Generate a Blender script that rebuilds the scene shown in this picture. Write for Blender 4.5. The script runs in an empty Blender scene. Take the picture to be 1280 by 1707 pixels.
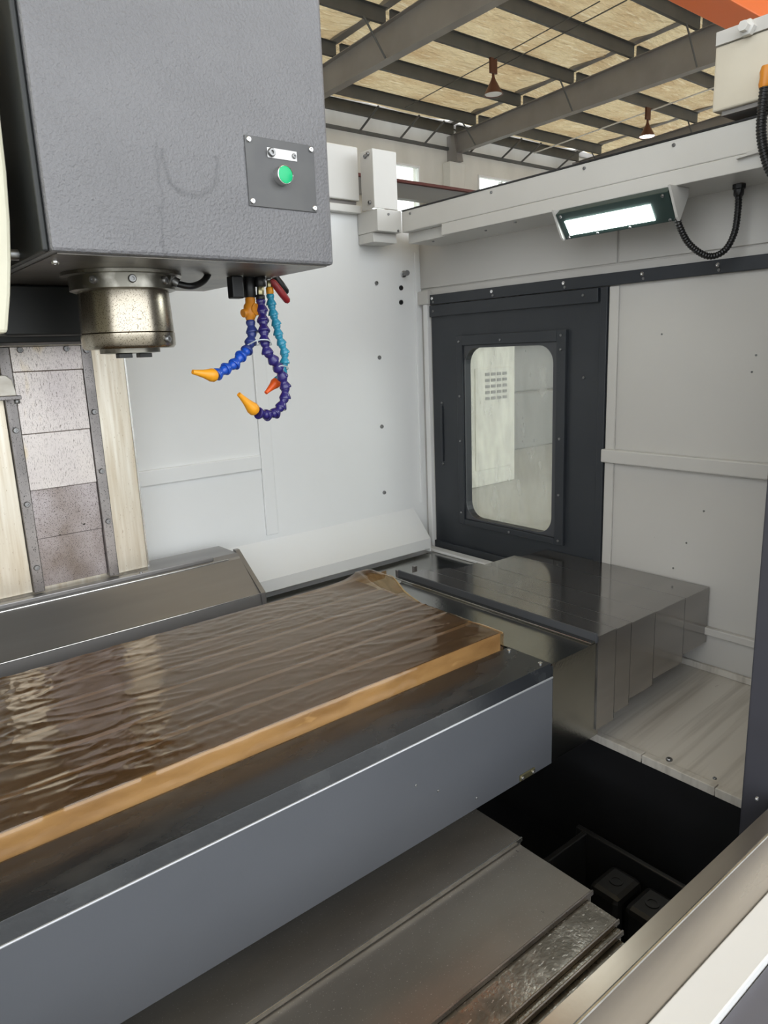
import bpy, bmesh, math, random
from math import sin, cos, pi, radians, sqrt
from mathutils import Vector, Matrix, noise
random.seed(7)
S = bpy.context.scene
COL = S.collection

# ---------------------------------------------------------------- camera, light, exposure
# origin = the camera; X along the machine table, Y into the machine, Z up; hall floor at z = -1.65
YAW, PIT, ROL, FPX = radians(38.65202717), radians(12.71526481), radians(2.29448532), 1193.88
_f = Vector((sin(YAW)*cos(PIT), cos(YAW)*cos(PIT), -sin(PIT)))
_r = Vector((cos(YAW), -sin(YAW), 0)); _d = _f.cross(_r)
_r2 = cos(ROL)*_r + sin(ROL)*_d; _d2 = -sin(ROL)*_r + cos(ROL)*_d
cam_data = bpy.data.cameras.new('camera')
cam = bpy.data.objects.new('camera', cam_data); COL.objects.link(cam)
m = Matrix.Identity(4)
for i in range(3):
    m[i][0] = _r2[i]; m[i][1] = -_d2[i]; m[i][2] = -_f[i]
cam.matrix_world = m
cam_data.sensor_fit = 'AUTO'; cam_data.sensor_width = 36.0
cam_data.lens = FPX/1707.0*36.0
cam_data.clip_start = 0.01; cam_data.clip_end = 300
S.camera = cam

def ray(x, y):
    return _r2*((x-640)/FPX) + _d2*((y-853.5)/FPX) + _f
def on(ax, v, x, y):
    q = ray(x, y); return q*(v/q[ax])

world = bpy.data.worlds.new('sky'); S.world = world; world.use_nodes = True
bgn = world.node_tree.nodes['Background']
bgn.inputs[0].default_value = (0.93, 0.97, 1.0, 1); bgn.inputs[1].default_value = 2.5
S.view_settings.view_transform = 'Standard'
S.view_settings.look = 'None'
S.view_settings.gamma = 1.0
S.view_settings.use_curve_mapping = False
S.view_settings.exposure = 0.42

# ---------------------------------------------------------------- materials
MATS = {}
def nodes_of(name):
    mt = bpy.data.materials.new(name); mt.use_nodes = True
    nt = mt.node_tree; return mt, nt, nt.nodes['Principled BSDF']
def mk(name, col, rough=0.5, metal=0.0, col2=None, nscale=6.0, nfac=1.0, stretch=(1, 1, 1), detail=5.0,
       ramp=(0.35, 0.65), bump=0.0, bscale=200.0, bdist=0.002, bstretch=None, spots=None, rough2=None, coat=0.0, spec=None):
    """procedural paint / metal: two colours mixed by stretched noise, optional specks and bump"""
    mt, nt, bs = nodes_of(name); N, L = nt.nodes, nt.links
    bs.inputs['Base Color'].default_value = (*col, 1); bs.inputs['Roughness'].default_value = rough
    bs.inputs['Metallic'].default_value = metal
    if coat: bs.inputs['Coat Weight'].default_value = coat; bs.inputs['Coat Roughness'].default_value = 0.08
    if spec is not None: bs.inputs['Specular IOR Level'].default_value = spec
    tc = N.new('ShaderNodeTexCoord')
    cur = None
    if col2 is not None:
        mp = N.new('ShaderNodeMapping'); mp.inputs['Scale'].default_value = stretch
        L.new(tc.outputs['Object'], mp.inputs[0])
        nz = N.new('ShaderNodeTexNoise'); nz.inputs['Scale'].default_value = nscale; nz.inputs['Detail'].default_value = detail
        L.new(mp.outputs[0], nz.inputs[0])
        cr = N.new('ShaderNodeValToRGB'); cr.color_ramp.elements[0].position = ramp[0]; cr.color_ramp.elements[1].position = ramp[1]
        cr.color_ramp.elements[1].color = (nfac, nfac, nfac, 1)
        L.new(nz.outputs[0], cr.inputs[0])
        mx = N.new('ShaderNodeMixRGB'); mx.inputs[1].default_value = (*col, 1); mx.inputs[2].default_value = (*col2, 1)
        L.new(cr.outputs[0], mx.inputs[0]); cur = mx.outputs[0]
        if rough2 is not None:
            mr = N.new('ShaderNodeMapRange'); mr.inputs[3].default_value = rough; mr.inputs[4].default_value = rough2
            L.new(cr.outputs[0], mr.inputs[0]); L.new(mr.outputs[0], bs.inputs['Roughness'])
    if spots:
        for sp in spots:
            sc, thr, scol, st = sp
            mp = N.new('ShaderNodeMapping'); mp.inputs['Scale'].default_value = st
            L.new(tc.outputs['Object'], mp.inputs[0])
            nz = N.new('ShaderNodeTexNoise'); nz.inputs['Scale'].default_value = sc; nz.inputs['Detail'].default_value = 3.0
            L.new(mp.outputs[0], nz.inputs[0])
            cr = N.new('ShaderNodeValToRGB'); cr.color_ramp.elements[0].position = thr; cr.color_ramp.elements[1].position = min(1, thr+0.05)
            L.new(nz.outputs[0], cr.inputs[0])
            mx = N.new('ShaderNodeMixRGB'); mx.inputs[2].default_value = (*scol, 1)
            if cur is None: mx.inputs[1].default_value = (*col, 1)
            else: L.new(cur, mx.inputs[1])
            L.new(cr.outputs[0], mx.inputs[0]); cur = mx.outputs[0]
    if cur is not None: L.new(cur, bs.inputs['Base Color'])
    if bump:
        nb = N.new('ShaderNodeTexNoise'); nb.inputs['Scale'].default_value = bscale; nb.inputs['Detail'].default_value = 3.0
        if bstretch:
            mp = N.new('ShaderNodeMapping'); mp.inputs['Scale'].default_value = bstretch
            L.new(tc.outputs['Object'], mp.inputs[0]); L.new(mp.outputs[0], nb.inputs[0])
        else: L.new(tc.outputs['Object'], nb.inputs[0])
        bp = N.new('ShaderNodeBump'); bp.inputs['Strength'].default_value = bump; bp.inputs['Distance'].default_value = bdist
        L.new(nb.outputs[0], bp.inputs['Height']); L.new(bp.outputs[0], bs.inputs['Normal'])
    MATS[name] = mt; return mt
def emit(name, col, st):
    mt = bpy.data.materials.new(name); mt.use_nodes = True; nt = mt.node_tree; nt.nodes.clear()
    e = nt.nodes.new('ShaderNodeEmission'); e.inputs[0].default_value = (*col, 1); e.inputs[1].default_value = st
    o = nt.nodes.new('ShaderNodeOutputMaterial'); nt.links.new(e.outputs[0], o.inputs[0]); MATS[name] = mt; return mt

mk('white_paint', (0.64, 0.63, 0.60), 0.33, 0, (0.59, 0.58, 0.55), 2.5, 1.0, bump=0.04, bscale=60)
mk('wall_paint_lit', (0.86, 0.87, 0.87), 0.28, 0, (0.82, 0.83, 0.825), 1.6, 1.0, bump=0.03, bscale=30)  # enclosure paint lightened to imitate the stronger light on the back wall
mk('wall_paint_shaded', (0.57, 0.555, 0.525), 0.34, 0, (0.53, 0.515, 0.485), 1.6, 1.0, spots=[(55, 0.80, (0.10, 0.10, 0.10), (1, 1, 1))])  # same paint as the back wall, darkened to imitate shade
mk('tray_paint', (0.60, 0.57, 0.52), 0.35, 0, (0.34, 0.31, 0.27), 9.0, 0.85, (0.22, 5.0, 1), 6, (0.48, 0.80), spots=[(30, 0.74, (0.13, 0.11, 0.09), (0.7, 1.6, 1))])
mk('dark_paint', (0.022, 0.026, 0.032), 0.42, 0, (0.030, 0.034, 0.040), 4.0, 1.0, bump=0.03, bscale=120)
mk('beige_paint', (0.66, 0.61, 0.50), 0.45, 0, (0.58, 0.53, 0.43), 5, 1.0)
mk('dark_plate', (0.055, 0.058, 0.065), 0.45, 0)
mk('head_paint', (0.190, 0.189, 0.200), 0.32, 0, (0.150, 0.149, 0.158), 3.0, 1.0, (1, 1, 1.4), 6, (0.35, 0.70), bump=0.8, bscale=190, bdist=0.003, coat=0.15)
mk('head_under', (0.10, 0.095, 0.09), 0.35, 0.5, (0.22, 0.20, 0.17), 9, 1.0, bump=0.2, bscale=80)
mk('head_black', (0.014, 0.016, 0.016), 0.45, 0)
mk('panel_paint', (0.085, 0.085, 0.09), 0.40, 0, (0.11, 0.11, 0.11), 12, 1.0)
mk('guard_paint', (0.098, 0.104, 0.117), 0.40, 0, (0.083, 0.088, 0.099), 2.0, 1.0, spots=[(90, 0.80, (0.42, 0.42, 0.42), (1, 1, 1))], bump=0.05, bscale=200)
mk('guard_top', (0.018, 0.020, 0.023), 0.24, 0, (0.045, 0.048, 0.050), 7.0, 1.0, (1, 2.4, 1), 8, (0.50, 0.75), spots=[(150, 0.76, (0.22, 0.23, 0.24), (1, 1, 1))], bump=0.22, bscale=110, bdist=0.001, rough2=0.42)
mk('guard_edge', (0.42, 0.43, 0.45), 0.35, 0.5)
mk('steel_cover', (0.40, 0.385, 0.375), 0.09, 0.9, (0.32, 0.308, 0.30), 3.0, 1.0, (0.6, 3, 3), 8, (0.3, 0.7), bump=0.05, bscale=14, bdist=0.002, bstretch=(0.5, 1.6, 1), rough2=0.17)
mk('steel_plate', (0.40, 0.40, 0.38), 0.13, 1.0, (0.33, 0.33, 0.31), 4.0, 1.0, (1, 1, 1), 8, (0.35, 0.7), bump=0.25, bscale=130, bdist=0.0006, rough2=0.25)
mk('steel_bed', (0.27, 0.25, 0.225), 0.34, 0.7, (0.17, 0.157, 0.143), 3.5, 1.0, (0.7, 1.4, 1), 9, (0.35, 0.68), spots=[(320, 0.66, (0.40, 0.38, 0.35), (1, 1, 1)), (60, 0.74, (0.06, 0.055, 0.05), (1, 1, 1))], bump=0.12, bscale=150, bdist=0.0006, rough2=0.42)
mk('steel_bed_wet', (0.27, 0.25, 0.22), 0.24, 0.8, (0.16, 0.15, 0.13), 24, 1.0, (1, 1, 1), 9, (0.4, 0.6), spots=[(150, 0.63, (0.50, 0.48, 0.45), (0.5, 1.4, 1))], bump=0.4, bscale=140, bdist=0.0012, rough2=0.35)
mk('steel_tray', (0.36, 0.35, 0.345), 0.36, 0.75, (0.27, 0.262, 0.258), 3.0, 1.0, (0.4, 3, 3), 8, (0.3, 0.7), bump=0.06, bscale=60, rough2=0.38)
mk('steel_bright', (0.62, 0.61, 0.58), 0.25, 1.0, (0.5, 0.49, 0.46), 30, 1.0)
mk('steel_side', (0.86, 0.82, 0.74), 0.38, 0.3, (0.52, 0.46, 0.38), 7, 1.0, (1.0, 1, 3), 6, (0.42, 0.72), spots=[(26, 0.66, (0.95, 0.93, 0.88), (0.5, 1, 1.6))])  # pale spots paint in the mottled highlights of the table front
mk('table_iron', (0.075, 0.062, 0.050), 0.45, 0.3, (0.05, 0.042, 0.034), 8, 1.0)
mk('slot_iron', (0.30, 0.255, 0.19), 0.5, 0.3)
mk('sill_steel', (0.46, 0.41, 0.35), 0.27, 1.0, (0.36, 0.32, 0.27), 5.0, 1.0, (0.5, 2, 2), 9, (0.3, 0.7), bump=0.05, bscale=120, rough2=0.36)
mk('spindle_steel', (0.50, 0.45, 0.36), 0.20, 1.0, (0.38, 0.34, 0.28), 7, 1.0, (1, 1, 0.5), 7, (0.35, 0.7), spots=[(620, 0.58, (0.15, 0.125, 0.085), (1, 1, 0.7))], rough2=0.30)
mk('flange_steel', (0.22, 0.21, 0.18), 0.35, 1.0, (0.45, 0.43, 0.38), 30, 1.0, ramp=(0.5, 0.7))
mk('way_steel', (0.80, 0.75, 0.65), 0.30, 0.75, (0.60, 0.51, 0.38), 5, 1.0, (16, 1, 0.9), 9, (0.30, 0.75), spots=[(420, 0.68, (0.40, 0.31, 0.20), (1, 1, 0.25))], bump=0.08, bscale=90, bstretch=(1, 1, 0.2), rough2=0.4)
mk('cover_steel', (0.78, 0.72, 0.67), 0.32, 0.6, (0.58, 0.52, 0.53), 4, 1.0, (1, 1, 0.6), 9, (0.35, 0.72), spots=[(9, 0.60, (0.74, 0.62, 0.44), (1, 1, 0.4)), (800, 0.60, (0.22, 0.19, 0.17), (1, 1, 0.14)), (1300, 0.60, (0.20, 0.17, 0.16), (1, 1, 0.8))], bump=0.25, bscale=150, bdist=0.001, bstretch=(1, 1, 0.4), rough2=0.4)
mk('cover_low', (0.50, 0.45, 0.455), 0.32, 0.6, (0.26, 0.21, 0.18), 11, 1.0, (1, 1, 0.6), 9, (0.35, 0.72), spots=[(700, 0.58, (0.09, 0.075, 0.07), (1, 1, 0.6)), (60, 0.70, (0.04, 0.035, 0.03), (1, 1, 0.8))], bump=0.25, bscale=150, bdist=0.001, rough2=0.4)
mk('rail_steel', (0.22, 0.205, 0.20), 0.32, 0.8, (0.42, 0.39, 0.38), 10, 1.0, (1, 1, 0.5), 8, (0.4, 0.7), spots=[(520, 0.62, (0.03, 0.03, 0.03), (1, 1, 0.5))])
mk('film_edge', (0.50, 0.38, 0.20), 0.28, 0, (0.38, 0.26, 0.12), 30, 1.0)
mk('black', (0.008, 0.008, 0.009), 0.4, 0)
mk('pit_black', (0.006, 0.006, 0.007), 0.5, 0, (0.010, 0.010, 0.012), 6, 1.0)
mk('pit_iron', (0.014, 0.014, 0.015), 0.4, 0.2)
mk('rubber', (0.010, 0.010, 0.010), 0.38, 0)
mk('cream', (0.72, 0.70, 0.56), 0.38, 0, (0.64, 0.61, 0.47), 4, 1.0)
mk('blue_hose', (0.015, 0.085, 0.50), 0.28, 0, coat=0.2)
mk('slate_hose', (0.035, 0.055, 0.22), 0.32, 0)
mk('navy_hose', (0.028, 0.020, 0.16), 0.25, 0, coat=0.3)
mk('cyan_hose', (0.03, 0.30, 0.46), 0.25, 0, coat=0.3)
mk('yellow_nozzle', (0.90, 0.38, 0.02), 0.35, 0)
mk('orange_nozzle', (0.86, 0.12, 0.015), 0.35, 0)
mk('orange_valve', (0.66, 0.24, 0.015), 0.4, 0)
mk('red_handle', (0.30, 0.015, 0.02), 0.4, 0)
mk('clear_tie', (0.62, 0.68, 0.70), 0.3, 0)
mk('brass', (0.42, 0.38, 0.22), 0.3, 0.9)
mk('green_button', (0.0, 0.52, 0.20), 0.3, 0)
mk('plate_white', (0.80, 0.80, 0.80), 0.4, 0)
mk('chrome', (0.75, 0.75, 0.75), 0.18, 1.0)
mk('bolt_steel', (0.30, 0.30, 0.30), 0.35, 0.9)
mk('lamp_body', (0.035, 0.060, 0.055), 0.4, 0.3)
emit('led', (0.93, 1.0, 0.97), 22.0)
emit('hall_led', (0.95, 1.0, 1.0), 14.0)
mk('rafter_paint', (0.25, 0.235, 0.22), 0.5, 0, (0.215, 0.20, 0.187), 1.5, 1.0)
mk('purlin_paint', (0.085, 0.090, 0.087), 0.55, 0, (0.11, 0.11, 0.105), 2.0, 1.0)
mk('insulation', (0.64, 0.52, 0.31), 0.45, 0, (0.46, 0.31, 0.155), 0.9, 1.0, (0.7, 1.6, 1), 8, (0.38, 0.78), spots=[(5.0, 0.60, (0.70, 0.59, 0.38), (0.35, 2.2, 1))], bump=1.0, bscale=2.2, bdist=0.5, bstretch=(1, 3.0, 1))  # stretched colour noise imitates the shading of soft wrinkles, along with stains
mk('plaster', (0.72, 0.71, 0.66), 0.8, 0, (0.60, 0.59, 0.54), 0.8, 1.0, (1.5, 1, 0.6), 7, (0.4, 0.75))
mk('concrete', (0.42, 0.42, 0.40), 0.45, 0, (0.36, 0.36, 0.34), 0.6, 1.0)
mk('yard', (0.42, 0.41, 0.39), 0.7, 0, (0.36, 0.35, 0.33), 0.2, 1.0)
mk('crane_orange', (0.78, 0.15, 0.018), 0.45, 0)
mk('runway_red', (0.14, 0.035, 0.03), 0.5, 0)
mk('runway_grey', (0.17, 0.17, 0.16), 0.5, 0)
mk('pendant', (0.10, 0.035, 0.02), 0.4, 0.2)
mk('machine_white', (0.72, 0.71, 0.64), 0.4, 0, (0.66, 0.65, 0.58), 1.5, 1.0)
mk('machine_grey', (0.16, 0.16, 0.155), 0.4, 0)
mk('off_white', (0.78, 0.78, 0.77), 0.35, 0)
mk('jamb_paint', (0.055, 0.055, 0.068), 0.42, 0, (0.045, 0.045, 0.055), 4, 1.0)
mk('sill_grey', (0.14, 0.14, 0.165), 0.45, 0)

def thin_fresnel(N, L, refl=0.045):
    # reflectance of a thin sheet, the same from either side
    lw = N.new('ShaderNodeLayerWeight'); lw.inputs[0].default_value = 0.5
    pw = N.new('ShaderNodeMath'); pw.operation = 'POWER'; L.new(lw.outputs['Facing'], pw.inputs[0]); pw.inputs[1].default_value = 4.0
    ma = N.new('ShaderNodeMath'); ma.operation = 'MULTIPLY_ADD'; L.new(pw.outputs[0], ma.inputs[0]); ma.inputs[1].default_value = 0.85; ma.inputs[2].default_value = refl
    return ma.outputs[0]
def mk_film(name='film'):
    mt, nt, bs = nodes_of(name); N, L = nt.nodes, nt.links
    bs.inputs['Roughness'].default_value = 0.13; bs.inputs['IOR'].default_value = 1.5
    tc = N.new('ShaderNodeTexCoord')
    nz = N.new('ShaderNodeTexNoise'); nz.inputs['Scale'].default_value = 5.0; nz.inputs['Detail'].default_value = 5.0
    L.new(tc.outputs['Object'], nz.inputs[0])
    cr = N.new('ShaderNodeValToRGB'); cr.color_ramp.elements[0].position = 0.35; cr.color_ramp.elements[1].position = 0.7
    cr.color_ramp.elements[0].color = (0.15, 0.088, 0.045, 1); cr.color_ramp.elements[1].color = (0.22, 0.13, 0.068, 1)
    L.new(nz.outputs[0], cr.inputs[0]); L.new(cr.outputs[0], bs.inputs['Base Color'])
    tr = N.new('ShaderNodeBsdfTransparent'); tr.inputs[0].default_value = (0.90, 0.69, 0.43, 1)
    ms = N.new('ShaderNodeMixShader'); ms.inputs[0].default_value = 0.27
    L.new(tr.outputs[0], ms.inputs[1]); L.new(bs.outputs[0], ms.inputs[2])
    gl = N.new('ShaderNodeBsdfGlossy'); gl.inputs['Roughness'].default_value = 0.13; gl.inputs[0].default_value = (0.95, 0.88, 0.80, 1)
    m2 = N.new('ShaderNodeMixShader'); L.new(thin_fresnel(N, L), m2.inputs[0]); L.new(ms.outputs[0], m2.inputs[1]); L.new(gl.outputs[0], m2.inputs[2])
    L.new(m2.outputs[0], N['Material Output'].inputs[0]); MATS[name] = mt
mk_film()
def mk_smudge(name):
    nt = MATS[name].node_tree; N, L = nt.nodes, nt.links; bs = N['Principled BSDF']
    src = bs.inputs['Base Color'].links[0].from_socket
    tc = N.new('ShaderNodeTexCoord'); nz = N.new('ShaderNodeTexNoise'); nz.inputs['Scale'].default_value = 30; nz.inputs['Detail'].default_value = 6
    L.new(tc.outputs['Object'], nz.inputs[0])
    def M(op, a, b=None, c=None):
        n = N.new('ShaderNodeMath'); n.operation = op
        for i, v in enumerate((a, b, c)):
            if v is None: continue
            if isinstance(v, (int, float)): n.inputs[i].default_value = v
            else: L.new(v, n.inputs[i])
        return n.outputs[0]
    sp = N.new('ShaderNodeSeparateXYZ'); L.new(tc.outputs['Object'], sp.inputs[0])
    jit = M('MULTIPLY_ADD', nz.outputs[0], 0.05, -0.025)
    c0 = on(1, 1.2, 318, 268); c1 = on(1, 1.2, 362, 268); rad = c1.x-c0.x
    dx = M('SUBTRACT', M('ADD', sp.outputs[0], jit), c0.x); dz = M('MULTIPLY', M('SUBTRACT', sp.outputs[2], c0.z), 0.9)
    d = M('SQRT', M('ADD', M('MULTIPLY', dx, dx), M('MULTIPLY', dz, dz)))
    ring = M('SUBTRACT', 1.0, M('MULTIPLY', M('ABSOLUTE', M('SUBTRACT', d, rad)), 1/0.007)); ring = M('MAXIMUM', ring, 0.0)
    low = M('LESS_THAN', dz, 0.012)
    ln = M('SUBTRACT', 1.0, M('MULTIPLY', M('ABSOLUTE', M('SUBTRACT', M('ADD', sp.outputs[0], M('MULTIPLY', jit, 0.7)), on(1, 1.2, 268, 330).x)), 1/0.005)); ln = M('MAXIMUM', ln, 0.0)
    ln = M('MULTIPLY', ln, M('LESS_THAN', sp.outputs[2], on(1, 1.2, 268, 238).z))
    fac = M('MULTIPLY', M('MAXIMUM', M('MULTIPLY', ring, low), M('MULTIPLY', ln, 0.8)), M('MULTIPLY', nz.outputs[0], 0.75))
    mx = N.new('ShaderNodeMixRGB'); L.new(fac, mx.inputs[0]); L.new(src, mx.inputs[1]); mx.inputs[2].default_value = (0.05, 0.05, 0.055, 1)
    L.new(mx.outputs[0], bs.inputs['Base Color'])
mk_smudge('head_paint')
def mk_roof(name, k):
    nt = MATS[name].node_tree; N, L = nt.nodes, nt.links; bs = N['Principled BSDF']
    tl = N.new('ShaderNodeBsdfTranslucent'); L.new(bs.inputs['Base Color'].links[0].from_socket, tl.inputs[0])
    if bs.inputs['Normal'].links: L.new(bs.inputs['Normal'].links[0].from_socket, tl.inputs['Normal'])
    ms = N.new('ShaderNodeMixShader'); ms.inputs[0].default_value = k
    L.new(bs.outputs[0], ms.inputs[1]); L.new(tl.outputs[0], ms.inputs[2]); L.new(ms.outputs[0], N['Material Output'].inputs[0])
mk_roof('insulation', 0.24)
def mk_glass(name, haze=0.16, scale=14.0):
    mt, nt, bs = nodes_of(name); N, L = nt.nodes, nt.links
    bs.inputs['Base Color'].default_value = (0.75, 0.76, 0.72, 1); bs.inputs['Roughness'].default_value = 0.5
    tr = N.new('ShaderNodeBsdfTransparent'); tr.inputs[0].default_value = (0.93, 0.95, 0.92, 1)
    tc = N.new('ShaderNodeTexCoord'); mp = N.new('ShaderNodeMapping'); mp.inputs['Scale'].default_value = (1, 1.6, 0.5)
    L.new(tc.outputs['Object'], mp.inputs[0])
    nz = N.new('ShaderNodeTexNoise'); nz.inputs['Scale'].default_value = scale; nz.inputs['Detail'].default_value = 6
    L.new(mp.outputs[0], nz.inputs[0])
    mr = N.new('ShaderNodeMapRange'); mr.inputs[1].default_value = 0.3; mr.inputs[2].default_value = 0.8
    mr.inputs[3].default_value = haze*0.6; mr.inputs[4].default_value = haze*2.0
    L.new(nz.outputs[0], mr.inputs[0])
    ms = N.new('ShaderNodeMixShader'); L.new(mr.outputs[0], ms.inputs[0]); L.new(tr.outputs[0], ms.inputs[1]); L.new(bs.outputs[0], ms.inputs[2])
    gl = N.new('ShaderNodeBsdfGlossy'); gl.inputs['Roughness'].default_value = 0.03
    m2 = N.new('ShaderNodeMixShader'); L.new(thin_fresnel(N, L), m2.inputs[0]); L.new(ms.outputs[0], m2.inputs[1]); L.new(gl.outputs[0], m2.inputs[2])
    L.new(m2.outputs[0], N['Material Output'].inputs[0]); MATS[name] = mt
mk_glass('door_glass', 0.20); mk_glass('hall_glass', 0.05)

# ---------------------------------------------------------------- mesh helpers
WL = {}                                     # world location of every object built here
def wl(o): return WL.get(o.name, Vector((0, 0, 0)))
def add_box(bm, x0, x1, y0, y1, z0, z1, bev=0.0):
    b = bmesh.new()
    vs = [b.verts.new((x, y, z)) for x in (x0, x1) for y in (y0, y1) for z in (z0, z1)]
    for f in ((0, 1, 3, 2), (4, 6, 7, 5), (0, 4, 5, 1), (2, 3, 7, 6), (0, 2, 6, 4), (1, 5, 7, 3)):
        b.faces.new([vs[i] for i in f])
    if bev: bmesh.ops.bevel(b, geom=list(b.edges), offset=bev, segments=2, profile=0.5, affect='EDGES')
    merge(bm, b); return bm
def merge(bm, b):
    bmesh.ops.recalc_face_normals(b, faces=list(b.faces))
    mp = {v: bm.verts.new(v.co) for v in b.verts}
    for f in b.faces:
        try:
            nf = bm.faces.new([mp[v] for v in f.verts]); nf.smooth = f.smooth
        except ValueError: pass
    b.free()
def add_prism(bm, poly, ax, a0, a1, bev=0.0):
    """polygon in the two axes other than ax (cyclic order), extruded from a0 to a1"""
    b = bmesh.new(); oth = [i for i in range(3) if i != ax]
    def P(p, a):
        c = [0, 0, 0]; c[ax] = a; c[oth[0]] = p[0]; c[oth[1]] = p[1]; return c
    A = [b.verts.new(P(p, a0)) for p in poly]; B = [b.verts.new(P(p, a1)) for p in poly]
    n = len(poly)
    b.faces.new(A); b.faces.new(B[::-1])
    for i in range(n): b.faces.new((A[i], B[i], B[(i+1) % n], A[(i+1) % n]))
    bmesh.ops.recalc_face_normals(b, faces=list(b.faces))
    if bev: bmesh.ops.bevel(b, geom=list(b.edges), offset=bev, segments=2, profile=0.5, affect='EDGES')
    merge(bm, b); return bm
def frame_of(t):
    t = t.normalized(); up = Vector((0, 0, 1)) if abs(t.z) < 0.9 else Vector((1, 0, 0))
    a = t.cross(up).normalized(); return a, t.cross(a).normalized()
def add_tube(bm, pts, r, n=10, cap=True):
    pts = [Vector(p) for p in pts]; rings = []
    rr = r if isinstance(r, (list, tuple)) else [r]*len(pts)
    a = None
    for i, p in enumerate(pts):
        t = (pts[min(i+1, len(pts)-1)]-pts[max(i-1, 0)]).normalized()
        if a is None: a, b = frame_of(t)
        else:
            a = (a - t*a.dot(t)).normalized(); b = t.cross(a).normalized()
        rings.append([bm.verts.new(p + (a*cos(2*pi*k/n)+b*sin(2*pi*k/n))*rr[i]) for k in range(n)])
    for i in range(len(rings)-1):
        for k in range(n):
            f = bm.faces.new((rings[i][k], rings[i][(k+1) % n], rings[i+1][(k+1) % n], rings[i+1][k])); f.smooth = True
    if cap:
        bm.faces.new(rings[0][::-1]); bm.faces.new(rings[-1])
    return bm
def add_lathe(bm, prof, origin=(0, 0, 0), axis=(0, 0, 1), n=32, sharp=True):
    """prof = [(radius, height)...] about axis from origin"""
    o = Vector(origin); t = Vector(axis).normalized(); a, b = frame_of(t); rings = []
    for r, h in prof:
        if r < 1e-6: rings.append([bm.verts.new(o+t*h)])
        else: rings.append([bm.verts.new(o+t*h+(a*cos(2*pi*k/n)+b*sin(2*pi*k/n))*r) for k in range(n)])
    for i in range(len(rings)-1):
        A, B = rings[i], rings[i+1]
        for k in range(n):
            k2 = (k+1) % n
            if len(A) == 1 and len(B) == 1: continue
            if len(A) == 1: f = bm.faces.new((A[0], B[k2], B[k]))
            elif len(B) == 1: f = bm.faces.new((A[k], A[k2], B[0]))
            else: f = bm.faces.new((A[k], A[k2], B[k2], B[k]))
            f.smooth = True
    if len(rings[0]) > 1: bm.faces.new(rings[0][::-1])
    if len(rings[-1]) > 1: bm.faces.new(rings[-1])
    return bm
def spline(pts, per=8):
    P = [Vector(p) for p in pts]; P = [2*P[0]-P[1]]+P+[2*P[-1]-P[-2]]; out = []
    for i in range(1, len(P)-2):
        p0, p1, p2, p3 = P[i-1:i+3]
        for k in range(per):
            t = k/per
            out.append(0.5*((2*p1)+(p2-p0)*t+(2*p0-5*p1+4*p2-p3)*t*t+(3*p1-p0-3*p2+p3)*t**3))
    out.append(P[-2]); return out
def link_mesh(name, bm, mat, smooth_angle=None):
    me = bpy.data.meshes.new(name)
    bmesh.ops.recalc_face_normals(bm, faces=list(bm.faces))
    bm.to_mesh(me); bm.free()
    me.materials.append(MATS[mat])
    if any(p.use_smooth for p in me.polygons):
        try: me.set_sharp_from_angle(angle=radians(40))
        except Exception: pass
    return me
def put(name, me, parent=None, at=None, rot=None):
    """an object sharing mesh me; at = world position of the mesh origin"""
    o = bpy.data.objects.new(name, me); COL.objects.link(o)
    w = Vector(at) if at is not None else Vector((0, 0, 0))
    if parent is not None:
        o.parent = parent; o.location = w - wl(parent)
    else: o.location = w
    if rot is not None: o.rotation_mode = 'QUATERNION'; o.rotation_quaternion = rot
    WL[o.name] = w; return o
def obj(name, bm, mat, parent=None, label=None, cat=None, group=None, kind=None):
    o = put(name, link_mesh(name, bm, mat), parent)
    return tag(o, label, cat, group, kind)
def tag(o, label=None, cat=None, group=None, kind=None):
    if label: o['label'] = label
    if cat: o['category'] = cat
    if group: o['group'] = group
    if kind: o['kind'] = kind
    return o
def thing(name, label, cat, loc, group=None):
    o = bpy.data.objects.new(name, None); COL.objects.link(o); o.location = loc; WL[o.name] = Vector(loc)
    o.empty_display_size = 0.05
    return tag(o, label, cat, group)
def bx(*a, bev=0.0): return add_box(bmesh.new(), *a, bev=bev)
def rotz_to(v): return Vector((0, 0, 1)).rotation_difference(Vector(v).normalized())

# shared small hardware: +Z is the outward direction
def _screw(r, h, mat):
    b = bmesh.new(); add_lathe(b, [(r, 0), (r, h*0.7), (r*0.8, h), (r*0.45, h), (r*0.4, h*0.45), (0, h*0.45)], n=12); return link_mesh('screw_mesh', b, mat)
SCREW = _screw(0.0065, 0.005, 'chrome'); SCREW_D = _screw(0.0075, 0.006, 'bolt_steel'); SCREW_S = _screw(0.0045, 0.0035, 'bolt_steel')
SCREW_C = _screw(0.0048, 0.0035, 'chrome'); RIVET = _screw(0.0028, 0.002, 'bolt_steel')
SCREW_B = _screw(0.010, 0.010, 'black')
def screw(parent, p, n, me=None, name='screw'): return put(name, me or SCREW, parent, p, rotz_to(n))

FLOOR = -1.65
W, BW = 1.96, 2.163         # right enclosure wall plane, back enclosure wall plane
# ================================================================ STRUCTURE: hall
obj('floor', bx(-40, 60, -50, 40, FLOOR-0.1, FLOOR), 'concrete', kind='structure')
def zroof(y): return 6.265+(15.714-y)*0.041        # underside of the purlins
YW = 16.95
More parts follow.
